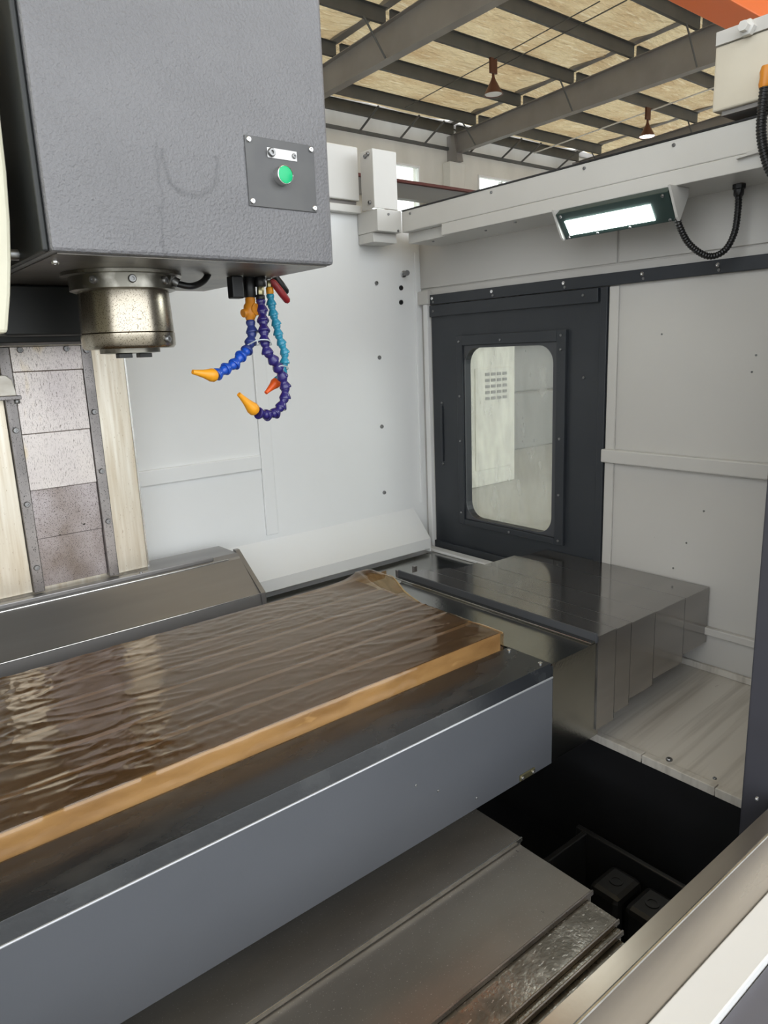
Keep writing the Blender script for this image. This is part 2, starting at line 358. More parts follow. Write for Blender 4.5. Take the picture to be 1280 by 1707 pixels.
# hall far wall with window openings
wins = [(13.5, 15.42, 3.3, 5.26), (17.9, 20.1, 3.3, 5.30), (22.0, 24.0, 3.3, 5.26), (9.2, 11.2, 3.3, 5.26)]
wins.sort()
bmw = bmesh.new(); x = -14.0
for (a, b_, z0, z1) in wins:
    add_box(bmw, x, a, YW, YW+0.3, FLOOR, 6.9); add_box(bmw, a, b_, YW, YW+0.3, FLOOR, z0); add_box(bmw, a, b_, YW, YW+0.3, z1, 6.9); x = b_
add_box(bmw, x, 40, YW, YW+0.3, FLOOR, 6.9)
wf = obj('wall_far', bmw, 'plaster', kind='structure')
for k, (a, b_, z0, z1) in enumerate(wins):
    wn = bmesh.new()
    for (p, q, r_, s_) in ((a, a+0.06, z0, z1), (b_-0.06, b_, z0, z1), (a+0.06, b_-0.06, z0, z0+0.06), (a+0.06, b_-0.06, z1-0.06, z1), ((a+b_)/2-0.04, (a+b_)/2+0.04, z0+0.1, z1-0.1)):
        add_box(wn, p, q, YW-0.03, YW+0.12, r_, s_, 0.01)
    wo = obj('window_%d' % (k+1), wn, 'off_white', kind='structure')
    for (p, q) in ((a+0.06, (a+b_)/2-0.04), ((a+b_)/2+0.04, b_-0.06)):
        obj('pane', bx(p, q, YW+0.03, YW+0.045, z0+0.06, z1-0.06), 'hall_glass', wo)
obj('wall_right', bx(36, 36.3, -9, 17, FLOOR, 6.9), 'plaster', kind='structure')
# hall roof: outer deck, then one insulation sheet per bay
PY = [16.72, 15.8, 14.13, 12.4, 10.7, 9.1, 7.45, 5.8, 4.15, 2.5, 0.85, -0.8, -2.45, -4.1, -5.75, -7.4]
RX = [-8.0, -1.8, 4.36, 10.52, 16.68, 22.84, 29.0]
PH = 0.27
def deck(y): return zroof(y)+PH+0.02
cb = bmesh.new()
for X0 in RX: add_prism(cb, [(-9, deck(-9)+0.04), (17.3, deck(17.3)+0.04), (17.3, deck(17.3)+0.12), (-9, deck(-9)+0.12)], 0, X0-0.10, X0+0.10)
add_box(cb, -14, 36.3, YW-0.05, YW+0.35, deck(YW)-0.05, deck(YW)+0.12)
ceil = obj('ceiling', cb, 'rafter_paint', kind='structure')
for i in range(len(RX)-1):
    for j in range(len(PY)-1):
        y1, y0 = PY[j], PY[j+1]; xa, xb = RX[i]+0.005, RX[i+1]-0.005
        b = bmesh.new(); nx, ny = (14, 6) if (RX[i] >= 4 and y0 > 4) else (4, 3); g = []
        for u in range(nx+1):
            row = []
            for v in range(ny+1):
                xx = xa+(xb-xa)*u/nx; yy = y0+(y1-y0)*v/ny
                sag = 0.07*sin(pi*v/ny) + 0.05*(noise.noise(Vector((xx*0.8, yy*2.0, i)))) - 0.10*(abs(2*u/nx-1)**6)
                row.append(b.verts.new((xx, yy, deck(yy)+0.03-sag*0.9)))
            g.append(row)
        for u in range(nx):
            for v in range(ny):
                f = b.faces.new((g[u][v], g[u][v+1], g[u+1][v+1], g[u+1][v])); f.smooth = True
        obj('insulation_sheet', b, 'insulation', ceil)

# ================================================================ hall steelwork
def zrb(y): return 5.696+(16.6-y)*0.0104           # underside of the rafters
RAFT_LBL = {2: 'grey steel rafter crossing above the machine head', 3: 'grey steel rafter nearest the machine head, a diagonal strut on its web',
            4: 'grey steel rafter running down to the column by the far windows', 5: 'grey steel rafter partly hidden behind the white enclosure beam',
            1: 'grey steel rafter over the hall near the machine', 0: 'grey steel rafter at the open side of the hall', 6: 'grey steel rafter by the hall end wall'}
for i, X0 in enumerate(RX):
    if i in (0, 6): continue
    t = thing('roof_rafter', RAFT_LBL[i], 'rafter', (X0, YW, zrb(YW)), 'roof rafters of the hall')
    ya, yb = -8.5, YW
    def sl(x0, x1, f0, f1):
        return add_prism(bmesh.new(), [(ya, f0(ya)), (yb, f0(yb)), (yb, f1(yb)), (ya, f1(ya))], 0, x0, x1)
    obj('web', sl(X0-0.008, X0+0.008, lambda y: zrb(y)+0.015, lambda y: zroof(y)-0.015), 'rafter_paint', t)
    obj('bottom_flange', sl(X0-0.11, X0+0.11, zrb, lambda y: zrb(y)+0.015), 'rafter_paint', t)
    obj('top_flange', sl(X0-0.11, X0+0.11, lambda y: zroof(y)-0.015, zroof), 'rafter_paint', t)
    for j, y in enumerate(PY):
        if j in (1, 3, 5, 7):
            for sx in ((-1, 1) if j != 3 else (-1,)):
                b = bmesh.new(); add_tube(b, [(X0+sx*0.62, y, zroof(y)+0.02), (X0+sx*0.09, y, zrb(y)+0.03)], 0.022, 6)
                obj('fly_brace', b, 'purlin_paint', t)
ORD = ['at the eaves', 'second from the eaves', 'third from the eaves', 'fourth from the eaves', 'fifth from the eaves', 'sixth from the eaves', 'seventh from the eaves']
for j, y in enumerate(PY[:7]):
    for i in range(2, len(RX)-2):
        xa, xb = RX[i]+0.05, RX[i+1]-0.05
        z0 = zroof(y); b = bmesh.new()
        add_box(b, xa, xb, y-0.004, y+0.004, z0, z0+PH); add_box(b, xa, xb, y+0.004, y+0.075, z0, z0+0.008); add_box(b, xa, xb, y-0.07, y-0.004, z0+PH-0.008, z0+PH)
        bay = {2: 'bay above the machine head', 3: 'bay with the pendant lamp', 4: 'bay with the lit lamp'}[i]
        lab = 'dark steel roof purlin %s, %s' % (ORD[j], bay)
        obj('roof_purlin', b, 'purlin_paint', None, lab, 'purlin', 'roof purlins of the hall')
# eaves angle and short ribs on the far wall
ea = thing('eaves_frame', 'dark steel eaves angle with short ribs on top of the far wall', 'beam', (12, YW, 5.85))
obj('angle', bx(4, 30, YW-0.09, YW, 5.82, 5.90), 'purlin_paint', ea)
xx = 4.6; k = 0
while xx < 27:
    b = bmesh.new(); add_tube(b, [(xx, YW-0.05, 5.88), (xx, PY[1]+0.25, zroof(PY[1])+0.02)], 0.03, 6)
    obj('rib', b, 'purlin_paint', ea); xx += (1.45, 0.95, 1.9)[k % 3]; k += 1
for i, X0 in enumerate(RX[2:6]):
    lab = ['hall column behind the machine head', 'white plaster hall column left of the small window', 'white plaster hall column carrying the rafter between the windows', 'white plaster hall column behind the white beam'][i]
    t = thing('hall_column', lab, 'column', (X0, YW-0.2, FLOOR), 'hall columns on the far wall')
    obj('pilaster', bx(X0-0.32, X0+0.32, YW-0.32, YW, FLOOR, 5.45, bev=0.02), 'plaster', t)
    obj('haunch', add_prism(bmesh.new(), [(YW-0.45, 5.45), (YW, 5.45), (YW, 6.2), (YW-0.30, 6.2)], 0, X0-0.12, X0+0.12), 'rafter_paint', t)
# crane runway along the far wall
t = thing('crane_runway', 'grey crane runway girder with dark red top along the far wall', 'girder', (15, 16.3, 4.1))
obj('web', bx(6, 30, 16.0, 16.03, 4.07, 4.45), 'runway_grey', t)
obj('bottom_flange', bx(6, 30, 15.9, 16.13, 4.04, 4.07), 'runway_grey', t)
obj('rail', bx(6, 30, 15.88, 16.15, 4.45, 4.52), 'runway_red', t)
for X0 in RX[3:6]:
    obj('corbel', bx(X0-0.12, X0+0.12, 15.9, YW-0.32, 3.8, 4.04), 'runway_grey', t)
# orange overhead crane
t = thing('overhead_crane', 'bright orange overhead crane girder under the roof', 'crane', (10, 4.0, 3.0))
obj('girder', bx(2.0, 30, 3.68, 4.02, 3.0, 3.95, bev=0.01), 'crane_orange', t)
obj('end_carriage', bx(29.4, 30.4, 2.8, 5.2, 2.75, 3.1, bev=0.02), 'crane_orange', t)
# cables strung below the purlins
def strung(name, a, b_, sag, r, mat, label, n=12):
    a, b_ = Vector(a), Vector(b_); pts = []
    for k in range(n+1):
        u = k/n; p = a.lerp(b_, u); p.z -= sag*4*u*(1-u); pts.append(p)
    obj(name, add_tube(bmesh.new(), pts, r, 5), mat, None, label, 'cable')
def rf(x, y, dz=-0.03):
    q = ray(x, y); s = 6.3/q.z
    for _ in range(8): s = (zroof((q*s).y)+dz)/q.z
    return q*s
strung('roof_cable', rf(1000, 2), rf(675, 180), 0.0, 0.012, 'purlin_paint', 'thin dark cable under the roof passing near the pendant lamp')
strung('roof_cable', rf(1045, 0), rf(820, 118), 0.0, 0.014, 'purlin_paint', 'dark cable under the roof leading to the pendant lamp')
strung('conduit', rf(1190, 146, -0.025), rf(890, 255, -0.025), 0.0, 0.022, 'off_white', 'white cable run under the roof beside the lit lamp')
# pendant lamps
def pendant(p, lit, label):
    x, y, z = p
    t = thing('pendant_lamp', label, 'lamp', (x, y, z-0.8), 'pendant lamps under the roof')
    obj('bracket', bx(x-0.11, x+0.11, y-0.03, y+0.03, z-0.32, z, bev=0.01), 'pendant', t)
    b = bmesh.new(); add_lathe(b, [(0.03, 0), (0.035, -0.09), (0.06, -0.16), (0.12, -0.27), (0.19, -0.40), (0.225, -0.46), (0.215, -0.46), (0.11, -0.27), (0.05, -0.17), (0.0, -0.16)], (x, y, z-0.30), n=24)
    obj('shade', b, 'pendant', t)
    b = bmesh.new(); add_lathe(b, [(0, 0), (0.19, 0), (0.20, -0.02), (0.19, -0.03), (0, -0.03)], (x, y, z-0.72), n=24)
    obj('diffuser', b, 'hall_led' if lit else 'plate_white', t)
p = on(1, 12.4, 822, 106); pendant((p.x, p.y, zroof(12.4)-0.001), False, 'unlit pendant lamp with brown cone shade under the roof')
p = on(1, 12.4, 1080, 185); pendant((p.x, p.y, zroof(12.4)-0.001), True, 'lit pendant lamp glowing white under the roof')
# things seen through the side-door window
t = thing('machine_cabinet', 'cream white machine cabinet standing beyond the side door window', 'cabinet', (6, 6.5, FLOOR))
obj('body', add_prism(bmesh.new(), [(4.6, FLOOR), (6.83, FLOOR), (6.83, 0.05), (6.15, 0.02), (5.95, -0.18), (4.6, -0.18)], 1, 5.88, 7.4, bev=0.02), 'machine_white', t)
obj('door', bx(6.12, 6.74, 5.86, 5.88, -1.45, -0.25, bev=0.008), 'machine_white', t)
for r_ in range(5):
    for c_ in range(4): obj('vent_slot', bx(6.28+c_*0.1, 6.35+c_*0.1, 5.852, 5.862, -0.62+r_*0.07, -0.585+r_*0.07), 'machine_grey', t)
obj('plinth', bx(4.62, 6.81, 5.90, 7.38, FLOOR, FLOOR+0.06), 'machine_grey', t)
t = thing('lathe_machine', 'grey machine tool standing behind the cream cabinet', 'machine', (9, 8.3, FLOOR))
obj('base', bx(7.3, 11, 7.6, 9.0, FLOOR, -0.75, bev=0.03), 'machine_grey', t)
obj('hood', add_prism(bmesh.new(), [(7.3, -0.75), (11, -0.75), (11, 0.45), (8.0, 0.45), (7.3, 0.1)], 1, 7.8, 9.0, bev=0.03), 'machine_grey', t)
obj('panel', bx(7.6, 8.6, 7.57, 7.60, -1.5, -0.95, bev=0.01), 'machine_white', t)

# ================================================================ STRUCTURE: machine enclosure
DY0, DY1, DZ0, DZ1 = 1.315, 2.105, -0.83, 0.163        # side door opening
GY0, GY1, GZ0, GZ1 = 1.515, 1.925, -0.648, -0.003      # its glass
b = bmesh.new()
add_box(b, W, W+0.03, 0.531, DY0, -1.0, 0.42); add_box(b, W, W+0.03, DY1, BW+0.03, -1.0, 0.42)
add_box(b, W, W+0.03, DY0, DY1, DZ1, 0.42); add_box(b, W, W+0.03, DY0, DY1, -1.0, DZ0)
wr = obj('wall_side', b, 'wall_paint_shaded', None, 'right side wall of the machine enclosure, white paint darkened to imitate shade', kind='structure')
obj('upper_sheet', bx(W-0.006, W, 0.535, 1.285, 0.226, 0.40, bev=0.002), 'wall_paint_shaded', wr)
obj('upper_sheet', bx(W-0.006, W, 1.292, BW-0.002, 0.226, 0.40, bev=0.002), 'wall_paint_shaded', wr)
obj('header_sheet', bx(W-0.004, W, 0.535, 2.155, 0.198, 0.222, bev=0.002), 'wall_paint_shaded', wr)
obj('mid_rail', bx(W-0.022, W, 0.535, DY0+0.003, -0.372, -0.330, bev=0.004), 'wall_paint_shaded', wr)
obj('bottom_rail', bx(W-0.020, W, 0.535, 1.30, -0.847, -0.824, bev=0.003), 'wall_paint_shaded', wr)
obj('corner_post', bx(W-0.020, W, 2.110, 2.135, -0.83, 0.175, bev=0.003), 'off_white', wr)
obj('corner_cap', bx(W-0.026, W, 2.100, BW-0.002, 0.165, 0.215, bev=0.003), 'wall_paint_shaded', wr)
obj('edge_strip', bx(W-0.008, W, DY0-0.035, DY0-0.003, -0.83, 0.160, bev=0.002), 'wall_paint_shaded', wr)
for (x_, y_) in ((1103, 557), (1260, 592), (1253, 620), (1144, 905), (1173, 852), (1122, 947)):
    q = on(0, W, x_, y_); screw(wr, q, (-1, 0, 0), RIVET, 'rivet')
# dark track strip over the door
b = bx(W-0.014, W-0.0045, 0.535, 2.103, 0.163, 0.199, bev=0.002)
ts = obj('trim_1', b, 'dark_paint', None, 'dark steel track strip above the side door', kind='structure')
for y_ in (0.98, 1.20, 1.475, 1.78, 2.085): 
    screw(ts, (W-0.014, y_, 0.185), (-1, 0, 0), SCREW); screw(ts, (W-0.014, y_-0.004, 0.172), (-1, 0, 0), SCREW_S)
# side door
def rrect(y0, y1, z0, z1, r, n=6):
    out = []
    for (cy, cz, a0) in ((y1-r, z1-r, 0), (y0+r, z1-r, 90), (y0+r, z0+r, 180), (y1-r, z0+r, 270)):
        for k in range(n+1):
            a = radians(a0+90*k/n); out.append((cy+r*cos(a), cz+r*sin(a)))
    return out
def ring_plate(bm, outer, inner, x0, x1):
    n = len(outer)
    A, B, C, D = [[bm.verts.new((x_, p[0], p[1])) for p in poly] for poly, x_ in ((outer, x0), (inner, x0), (inner, x1), (outer, x1))]
    for i in range(n):
        j = (i+1) % n
        for P, Q in ((A, B), (B, C), (C, D), (D, A)): bm.faces.new((P[i], P[j], Q[j], Q[i]))
    return bm
def sq_like(y0, y1, z0, z1, n=6):          # square outline with as many points as rrect
    out = []
    for (cy, cz) in ((y1, z1), (y0, z1), (y0, z0), (y1, z0)):
        s_y = 1 if cy == y1 else -1; s_z = 1 if cz == z1 else -1; e = 0.0008
        for k in range(n+1):
            u = k/n
            if (cy, cz) == (y1, z1): p_ = (cy-e*u, cz-e*(1-u))
            elif (cy, cz) == (y0, z1): p_ = (cy+e*(1-u), cz-e*u)
            elif (cy, cz) == (y0, z0): p_ = (cy+e*u, cz+e*(1-u))
            else: p_ = (cy-e*(1-u), cz+e*u)
            out.append(p_)
    return out
hole = rrect(GY0, GY1, GZ0, GZ1, 0.06)
b = bmesh.new(); ring_plate(b, sq_like(DY0+0.001, DY1-0.001, DZ0, DZ1-0.001), hole, W-0.004, W+0.024)
door = obj('door_1', b, 'dark_paint', None, 'dark charcoal sliding side door with a rounded window', kind='structure')
obj('top_strip', bx(W-0.016, W-0.004, DY0+0.032, DY1-0.002, 0.118, 0.160, bev=0.002), 'dark_paint', door)
obj('door_edge', bx(W-0.012, W-0.004, DY0+0.001, DY0+0.026, DZ0, 0.160, bev=0.002), 'dark_paint', door)
obj('bottom_strip', bx(W-0.016, W-0.004, DY0+0.032, DY1-0.002, DZ0, DZ0+0.06, bev=0.002), 'dark_paint', door)
b = bmesh.new()
FY0, FY1, FZ0, FZ1 = 1.462, 1.958, -0.676, 0.042
add_box(b, W-0.018, W-0.004, FY0, FY0+0.036, FZ0, FZ1, 0.002); add_box(b, W-0.018, W-0.004, FY1-0.030, FY1, FZ0, FZ1, 0.002)
add_box(b, W-0.0185, W-0.004, FY0+0.036, FY1-0.030, FZ1-0.036, FZ1, 0.002); add_box(b, W-0.0185, W-0.004, FY0+0.036, FY1-0.030, FZ0, FZ0+0.022, 0.002)
fr = obj('window_frame', b, 'dark_paint', door)
b = bmesh.new(); ring_plate(b, sq_like(FY0+0.037, FY1-0.031, FZ0+0.023, FZ1-0.037), rrect(GY0+0.001, GY1-0.001, GZ0+0.001, GZ1-0.001, 0.06), W-0.010, W-0.0045)
obj('gasket', b, 'dark_plate', fr)
b = bmesh.new(); add_prism(b, rrect(GY0-0.01, GY1+0.01, GZ0-0.01, GZ1+0.01, 0.065), 0, W+0.0245, W+0.0285)
obj('pane', b, 'door_glass', door)
for (y_, z_) in ((FY0+0.018, 0.025), (FY0+0.018, -0.02), (FY0+0.018, -0.31), (FY0+0.018, -0.66), (FY1-0.015, 0.02), (FY1-0.015, -0.35), (FY1-0.015, -0.63), (1.74, 0.02), (1.70, -0.667), (FY0+0.018, -0.50), (FY1-0.015, -0.18)):
    screw(fr, (W-0.0185, y_, z_), (-1, 0, 0), SCREW_S)
for (y_, z_) in ((2.08, 0.138), (1.40, 0.142), (1.328, 0.05), (2.055, -0.21), (2.055, -0.45), (1.40, -0.11)):
    screw(door, (W-0.016 if z_ > 0.1 else W-0.004, y_, z_), (-1, 0, 0), SCREW_S)
obj('pull_bar', bx(W-0.010, W-0.004, 2.050, 2.060, -0.44, -0.22, bev=0.002), 'dark_paint', door)
# back wall
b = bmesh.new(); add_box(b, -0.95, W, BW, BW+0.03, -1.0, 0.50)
bk = obj('wall_back', b, 'wall_paint_lit', None, 'white painted back wall of the machine enclosure', kind='structure')
obj('vertical_strip', bx(1.196, 1.243, BW-0.010, BW, -0.617, 0.36, bev=0.003), 'wall_paint_lit', bk)
obj('mid_rail', bx(0.60, 1.194, BW-0.012, BW, -0.380, -0.332, bev=0.003), 'wall_paint_lit', bk)
obj('corner_strip', bx(1.925, 1.938, BW-0.006, BW, -0.62, 0.36, bev=0.002), 'wall_paint_lit', bk)
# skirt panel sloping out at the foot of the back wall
sk = obj('skirt_panel', add_prism(bmesh.new(), [(BW, -0.635), (2.065, -0.745), (2.065, -0.787), (2.072, -0.787), (2.072, -0.748), (BW, -0.645)], 0, 0.95, 1.885), 'wall_paint_lit', bk)
obj('end_cheek', add_prism(bmesh.new(), [(BW, -0.636), (2.064, -0.746), (2.064, -0.80), (BW, -0.80)], 0, 1.880, 1.886), 'wall_paint_lit', bk)
for (x_, y_) in ((627, 472), (632, 596), (636, 711), (640, 821)):
    screw(bk, on(1, BW, x_, y_), (0, -1, 0), SCREW_D, 'bolt')
for (x_, y_) in ((668, 480), (668, 504)):
    q = on(1, BW, x_, y_); b = bmesh.new(); add_lathe(b, [(0.009, 0.0), (0.009, 0.004), (0.005, 0.004), (0.005, 0.001), (0, 0.001)], q, (0, -1, 0), 16); obj('plug', b, 'black', bk)
q = on(1, BW, 672, 457); b = bmesh.new()
add_lathe(b, [(0.012, 0.0), (0.012, 0.008), (0.008, 0.010), (0.008, 0.035), (0.010, 0.036), (0.010, 0.042), (0, 0.042)], q, Vector((-0.35, -1, 0)), 14); obj('stud', b, 'bolt_steel', bk)
# lintel block, top rail and boxes above the back wall
b = bx(0.2, 1.66, BW-0.030, BW-0.001, 0.474, 0.500, bev=0.003)
obj('trim_2', b, 'white_paint', None, 'white rail along the top of the back wall', kind='structure')
t = thing('corner_block', 'white boxed corner where the side beam meets the back wall', 'bracket', (1.7, 2.1, 0.37))
obj('upper_box', bx(1.66, 1.769, 2.047, BW-0.002, 0.405, 0.478, bev=0.002), 'white_paint', t)
obj('lower_box', bx(1.661, 1.768, 2.075, BW-0.003, 0.372, 0.4045, bev=0.002), 'white_paint', t)
screw(t, (1.71, 2.047, 0.462), (0, -1, 0), SCREW_S); screw(t, (1.752, 2.047, 0.41), (0, -1, 0), SCREW_S)
t = thing('cable_duct', 'white upright sheet metal duct box on the back corner', 'duct', (1.70, 2.1, 0.48))
obj('front_cover', bx(1.652, 1.757, 2.05, 2.056, 0.48, 0.668, bev=0.001), 'white_paint', t)
obj('side_cover', bx(1.652, 1.656, 2.0562, 2.12, 0.48, 0.668, bev=0.001), 'wall_paint_shaded', t)
obj('end_cover', bx(1.752, 1.757, 2.0562, 2.12, 0.48, 0.668, bev=0.001), 'white_paint', t)
for z_ in (0.655, 0.65, 0.50): screw(t, (1.652, 2.075 if z_ != 0.65 else 2.09, z_), (-1, 0, 0), SCREW_D)
t = thing('rear_cabinet', 'pale white cabinet panel behind the machine head, left of the upright duct', 'cabinet', (1.2, 2.3, 0.5))
obj('shell', bx(0.6, 1.655, 2.135, 2.5, 0.515, 0.69, bev=0.004), 'white_paint', t)
obj('foot_strip', bx(0.6, 1.65, 2.15, 2.45, 0.50, 0.5145), 'rafter_paint', t)
# inward beam along the top of the side wall
XB, ZB, ZT = 1.77, 0.368, 0.475
t = thing('side_beam', 'white painted hollow beam along the top of the right side wall', 'beam', (1.86, 1.2, ZB))
b = bmesh.new(); add_box(b, XB, 2.0, 0.531, 2.0465, 0.405, ZT, 0.003); obj('upper_box', b, 'white_paint', t)
b = bmesh.new(); add_box(b, XB, W-0.001, 0.531, 1.845, ZB, 0.4048, 0.002); obj('lower_box', b, 'white_paint', t)
b = bmesh.new(); add_box(b, XB+0.030, W-0.002, 1.8455, 2.0465, ZB+0.001, 0.4047, 0.001); obj('recess_box', b, 'white_paint', t)
obj('top_gasket', bx(XB-0.002, 2.0, 0.531, 2.045, ZT+0.0002, ZT+0.004), 'black', t)
for y_ in (2.0, 1.62, 1.28, 1.02): screw(t, (XB, y_, 0.462), (-1, 0, 0), SCREW_S)
for (x_, y_) in ((1.83, 1.7), (1.83, 1.95), (1.80, 1.55)): screw(t, (x_, y_, ZB), (0, 0, -1), SCREW_S)
obj('gusset', add_prism(bmesh.new(), [(0.70, 0.405), (0.86, 0.395), (0.70, 0.44)], 0, XB-0.012, XB), 'wall_paint_shaded', t)
# housing above the beam by the main door (with angle iron and bolt)
t = thing('door_drive_housing', 'beige painted housing with angle iron and bolt above the white beam', 'housing', (1.85, 0.7, 0.50))
obj('box', bx(1.75, 2.02, 0.535, 0.918, 0.505, 0.640, bev=0.004), 'beige_paint', t)
obj('angle_iron', add_prism(bmesh.new(), [(1.745, 0.6405), (2.02, 0.6405), (2.02, 0.648), (1.752, 0.648), (1.752, 0.668), (1.745, 0.668)], 1, 0.535, 0.915), 'wall_paint_shaded', t)
obj('under_plate', bx(1.76, 2.02, 0.535, 0.90, 0.495, 0.5045), 'rafter_paint', t)
b = bmesh.new(); add_lathe(b, [(0.017, 0), (0.017, 0.014), (0.011, 0.016), (0.011, 0.03), (0, 0.03)], (1.745, 0.842, 0.652), (-1, 0, 0), 6); obj('bolt', b, 'white_paint', t)
obj('stand', bx(1.80, 2.0, 0.54, 0.66, ZT+0.0042, 0.4948), 'rafter_paint', t)
# main door jamb, sill and front threshold
b = bmesh.new(); add_box(b, 1.318, 1.46, 0.50, 0.552, -1.30, 0.60, 0.004)
jb = obj('trim_3', b, 'jamb_paint', None, 'dark upright jamb of the main door opening', kind='structure')
screw(jb, on(1, 0.50, 1260, 1331), (0, -1, 0), SCREW_S)
obj('wall_front', bx(1.461, W+0.03, 0.50, 0.53, -1.30, 0.60), 'jamb_paint', None, 'dark inner face of the front enclosure wall beside the main door', kind='structure')
si = thing('door_sill', 'bent stainless steel sill along the main door opening', 'sill', (0.6, 0.44, -1.0))
obj('sill_top', bx(-0.9, 1.46, 0.449, 0.479, -0.853, -0.850, bev=0.001), 'sill_steel', si)
obj('inner_flange', bx(-0.9, 1.316, 0.475, 0.479, -1.20, -0.8535), 'sill_steel', si)
obj('sill_face', bx(-0.9, 1.46, 0.4455, 0.449, -0.975, -0.8505, bev=0.001), 'sill_steel', si)
obj('fold_edge', add_tube(bmesh.new(), [(-0.9, 0.4475, -0.8515), (1.46, 0.4475, -0.8515)], 0.0030, 8), 'steel_bright', si)
th = thing('door_threshold', 'white painted threshold board with grey front outside the steel sill', 'threshold', (0.6, 0.4, -1.2))
obj('white_board', bx(-0.9, 1.6, 0.384, 0.445, -1.0, -0.975, bev=0.002), 'off_white', th)
obj('grey_front', bx(-0.9, 1.6, 0.10, 0.383, -1.20, -0.990, bev=0.004), 'sill_grey', th)

# ================================================================ chip tray and pit under the covers
t = thing('chip_tray', 'white sloped chip tray with water stains below the steel cover', 'tray', (1.7, 1.3, -1.0))
def ztray(x): return -1.0+(x-1.465)*0.075
obj('floor_sheet', add_prism(bmesh.new(), [(1.465, ztray(1.465)-0.006), (W-0.002, ztray(W)-0.006), (W-0.002, ztray(W)), (1.465, ztray(1.465))], 1, 0.56, 2.06), 'tray_paint', t)
for (y0, y1) in ((0.56, 0.67), (0.672, 0.853), (0.856, 1.02), (1.023, 2.06)):
    obj('front_lip', bx(1.462, 1.482, y0, y1, -1.016, -0.994, bev=0.0015), 'tray_paint', t)
obj('wall_flange', bx(W-0.012, W-0.002, 0.56, 1.5, ztray(W)+0.0005, ztray(W)+0.02, bev=0.002), 'tray_paint', t)
screw(t, (1.495, 0.80, ztray(1.495)), (0, 0, 1), SCREW_D); screw(t, (1.500, 0.69, ztray(1.50)), (0, 0, 1), SCREW_S)
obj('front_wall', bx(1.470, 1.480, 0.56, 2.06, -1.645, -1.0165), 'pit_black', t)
t = thing('machine_bed', 'black cast machine bed under the stepped way covers', 'machine bed', (0.1, 1.45, FLOOR))
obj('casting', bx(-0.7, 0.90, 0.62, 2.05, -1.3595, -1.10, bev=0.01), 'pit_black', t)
t = thing('sump_pan', 'black sump pan at the bottom of the dark pit', 'pan', (0.3, 1.2, FLOOR))
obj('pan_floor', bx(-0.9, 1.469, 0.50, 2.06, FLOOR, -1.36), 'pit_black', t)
screw(t, on(2, -1.36, 933, 1331), (0, 0, 1), SCREW, 'bolt')
obj('pit_bar', bx(1.292, 1.306, 0.62, 0.92, -1.36, -1.145, bev=0.003), 'pit_iron', None, 'dark iron bar standing beside the two iron blocks in the pit', 'bar')
obj('pit_bar', bx(1.12, 1.290, 0.885, 0.90, -1.36, -1.145, bev=0.003), 'pit_iron', None, 'short dark iron bar behind the two iron blocks in the pit', 'bar')
for k, (y0, y1) in enumerate(((0.718, 0.795), (0.632, 0.708))):
    b = bx(1.165, 1.262, y0, y1, -1.26, -1.155, bev=0.014)
    t = thing('levelling_block', 'black iron block with a bolt hole in the pit, %s' % ('beside the covers' if k == 0 else 'next to the steel sill'), 'block', (1.21, (y0+y1)/2, -1.36), 'iron blocks in the pit')
    obj('block', b, 'pit_iron', t)
    obj('foot', bx(1.18, 1.25, y0+0.01, y1-0.01, -1.36, -1.262), 'pit_black', t)
    b = bmesh.new(); add_lathe(b, [(0.015, 0.0005), (0.015, 0.002), (0.010, 0.002), (0.010, -0.002), (0, -0.002)], (1.215, (y0+y1)/2, -1.155), n=16); obj('bolt_hole', b, 'black', t)

# ================================================================ front telescopic covers over the Y ways
t = thing('front_way_cover', 'stepped steel telescopic way cover in front of the table', 'way cover', (0.2, 0.7, -1.1))
secs = [(0.858, 1.30, -1.000, 1.016, 'steel_bed'), (0.679, 0.860, -1.010, 1.008, 'steel_bed'), (0.612, 0.681, -1.019, 0.992, 'steel_bed_wet'),
        (0.598, 0.614, -1.028, 0.984, 'steel_bed_wet'), (0.560, 0.600, -1.040, 0.974, 'steel_bed_wet'), (0.515, 0.562, -1.046, 0.965, 'steel_bed_wet')]
for k, (y0, y1, z, xe, mt) in enumerate(secs):
    s_ = obj('cover_section', bx(-0.75, xe, y0, y1, z-0.07, z, bev=0.0012), mt, t)
    obj('wiper_lip', bx(-0.75, xe+0.001, y0-0.004, y0-0.0003, z-0.008, z+0.0015, bev=0.0008), 'steel_bright' if k == 0 else ('rail_steel' if k < 5 else 'steel_tray'), s_)
for (x_, y_) in ((940, 1520), (960, 1505)):
    pass

# ================================================================ table, its guard, the film
t = thing('machine_table', 'cast iron slotted machine table under the brown film', 'table', (0.3, 1.36, -0.90))
TX0, TX1, TY0, TY1, TZ = -0.80, 1.190, 1.072, 1.632, -0.658
slots = [1.165, 1.255, 1.345, 1.435, 1.525]
b = bmesh.new(); edges = [TY0] + [e for s_ in slots for e in (s_-0.009, s_+0.009)] + [TY1]
for i in range(0, len(edges), 2): add_box(b, TX0, TX1, edges[i], edges[i+1], TZ-0.030, TZ-0.001)
obj('table_top', b, 'table_iron', t)
obj('table_body', bx(TX0, TX1, TY0+0.001, TY1, TZ-0.055, TZ-0.0302), 'steel_side', t)
obj('front_side', bx(TX0, TX1, TY0-0.003, TY0-0.0002, TZ-0.045, TZ-0.002), 'steel_side', t)
for s_ in slots: obj('slot_bottom', bx(TX0, TX1-0.001, s_-0.0088, s_+0.0088, TZ-0.0300, TZ-0.0035), 'slot_iron', t)
obj('saddle', bx(-0.3, 0.9, 1.10, 1.60, -0.998, TZ-0.0555), 'pit_black', t)
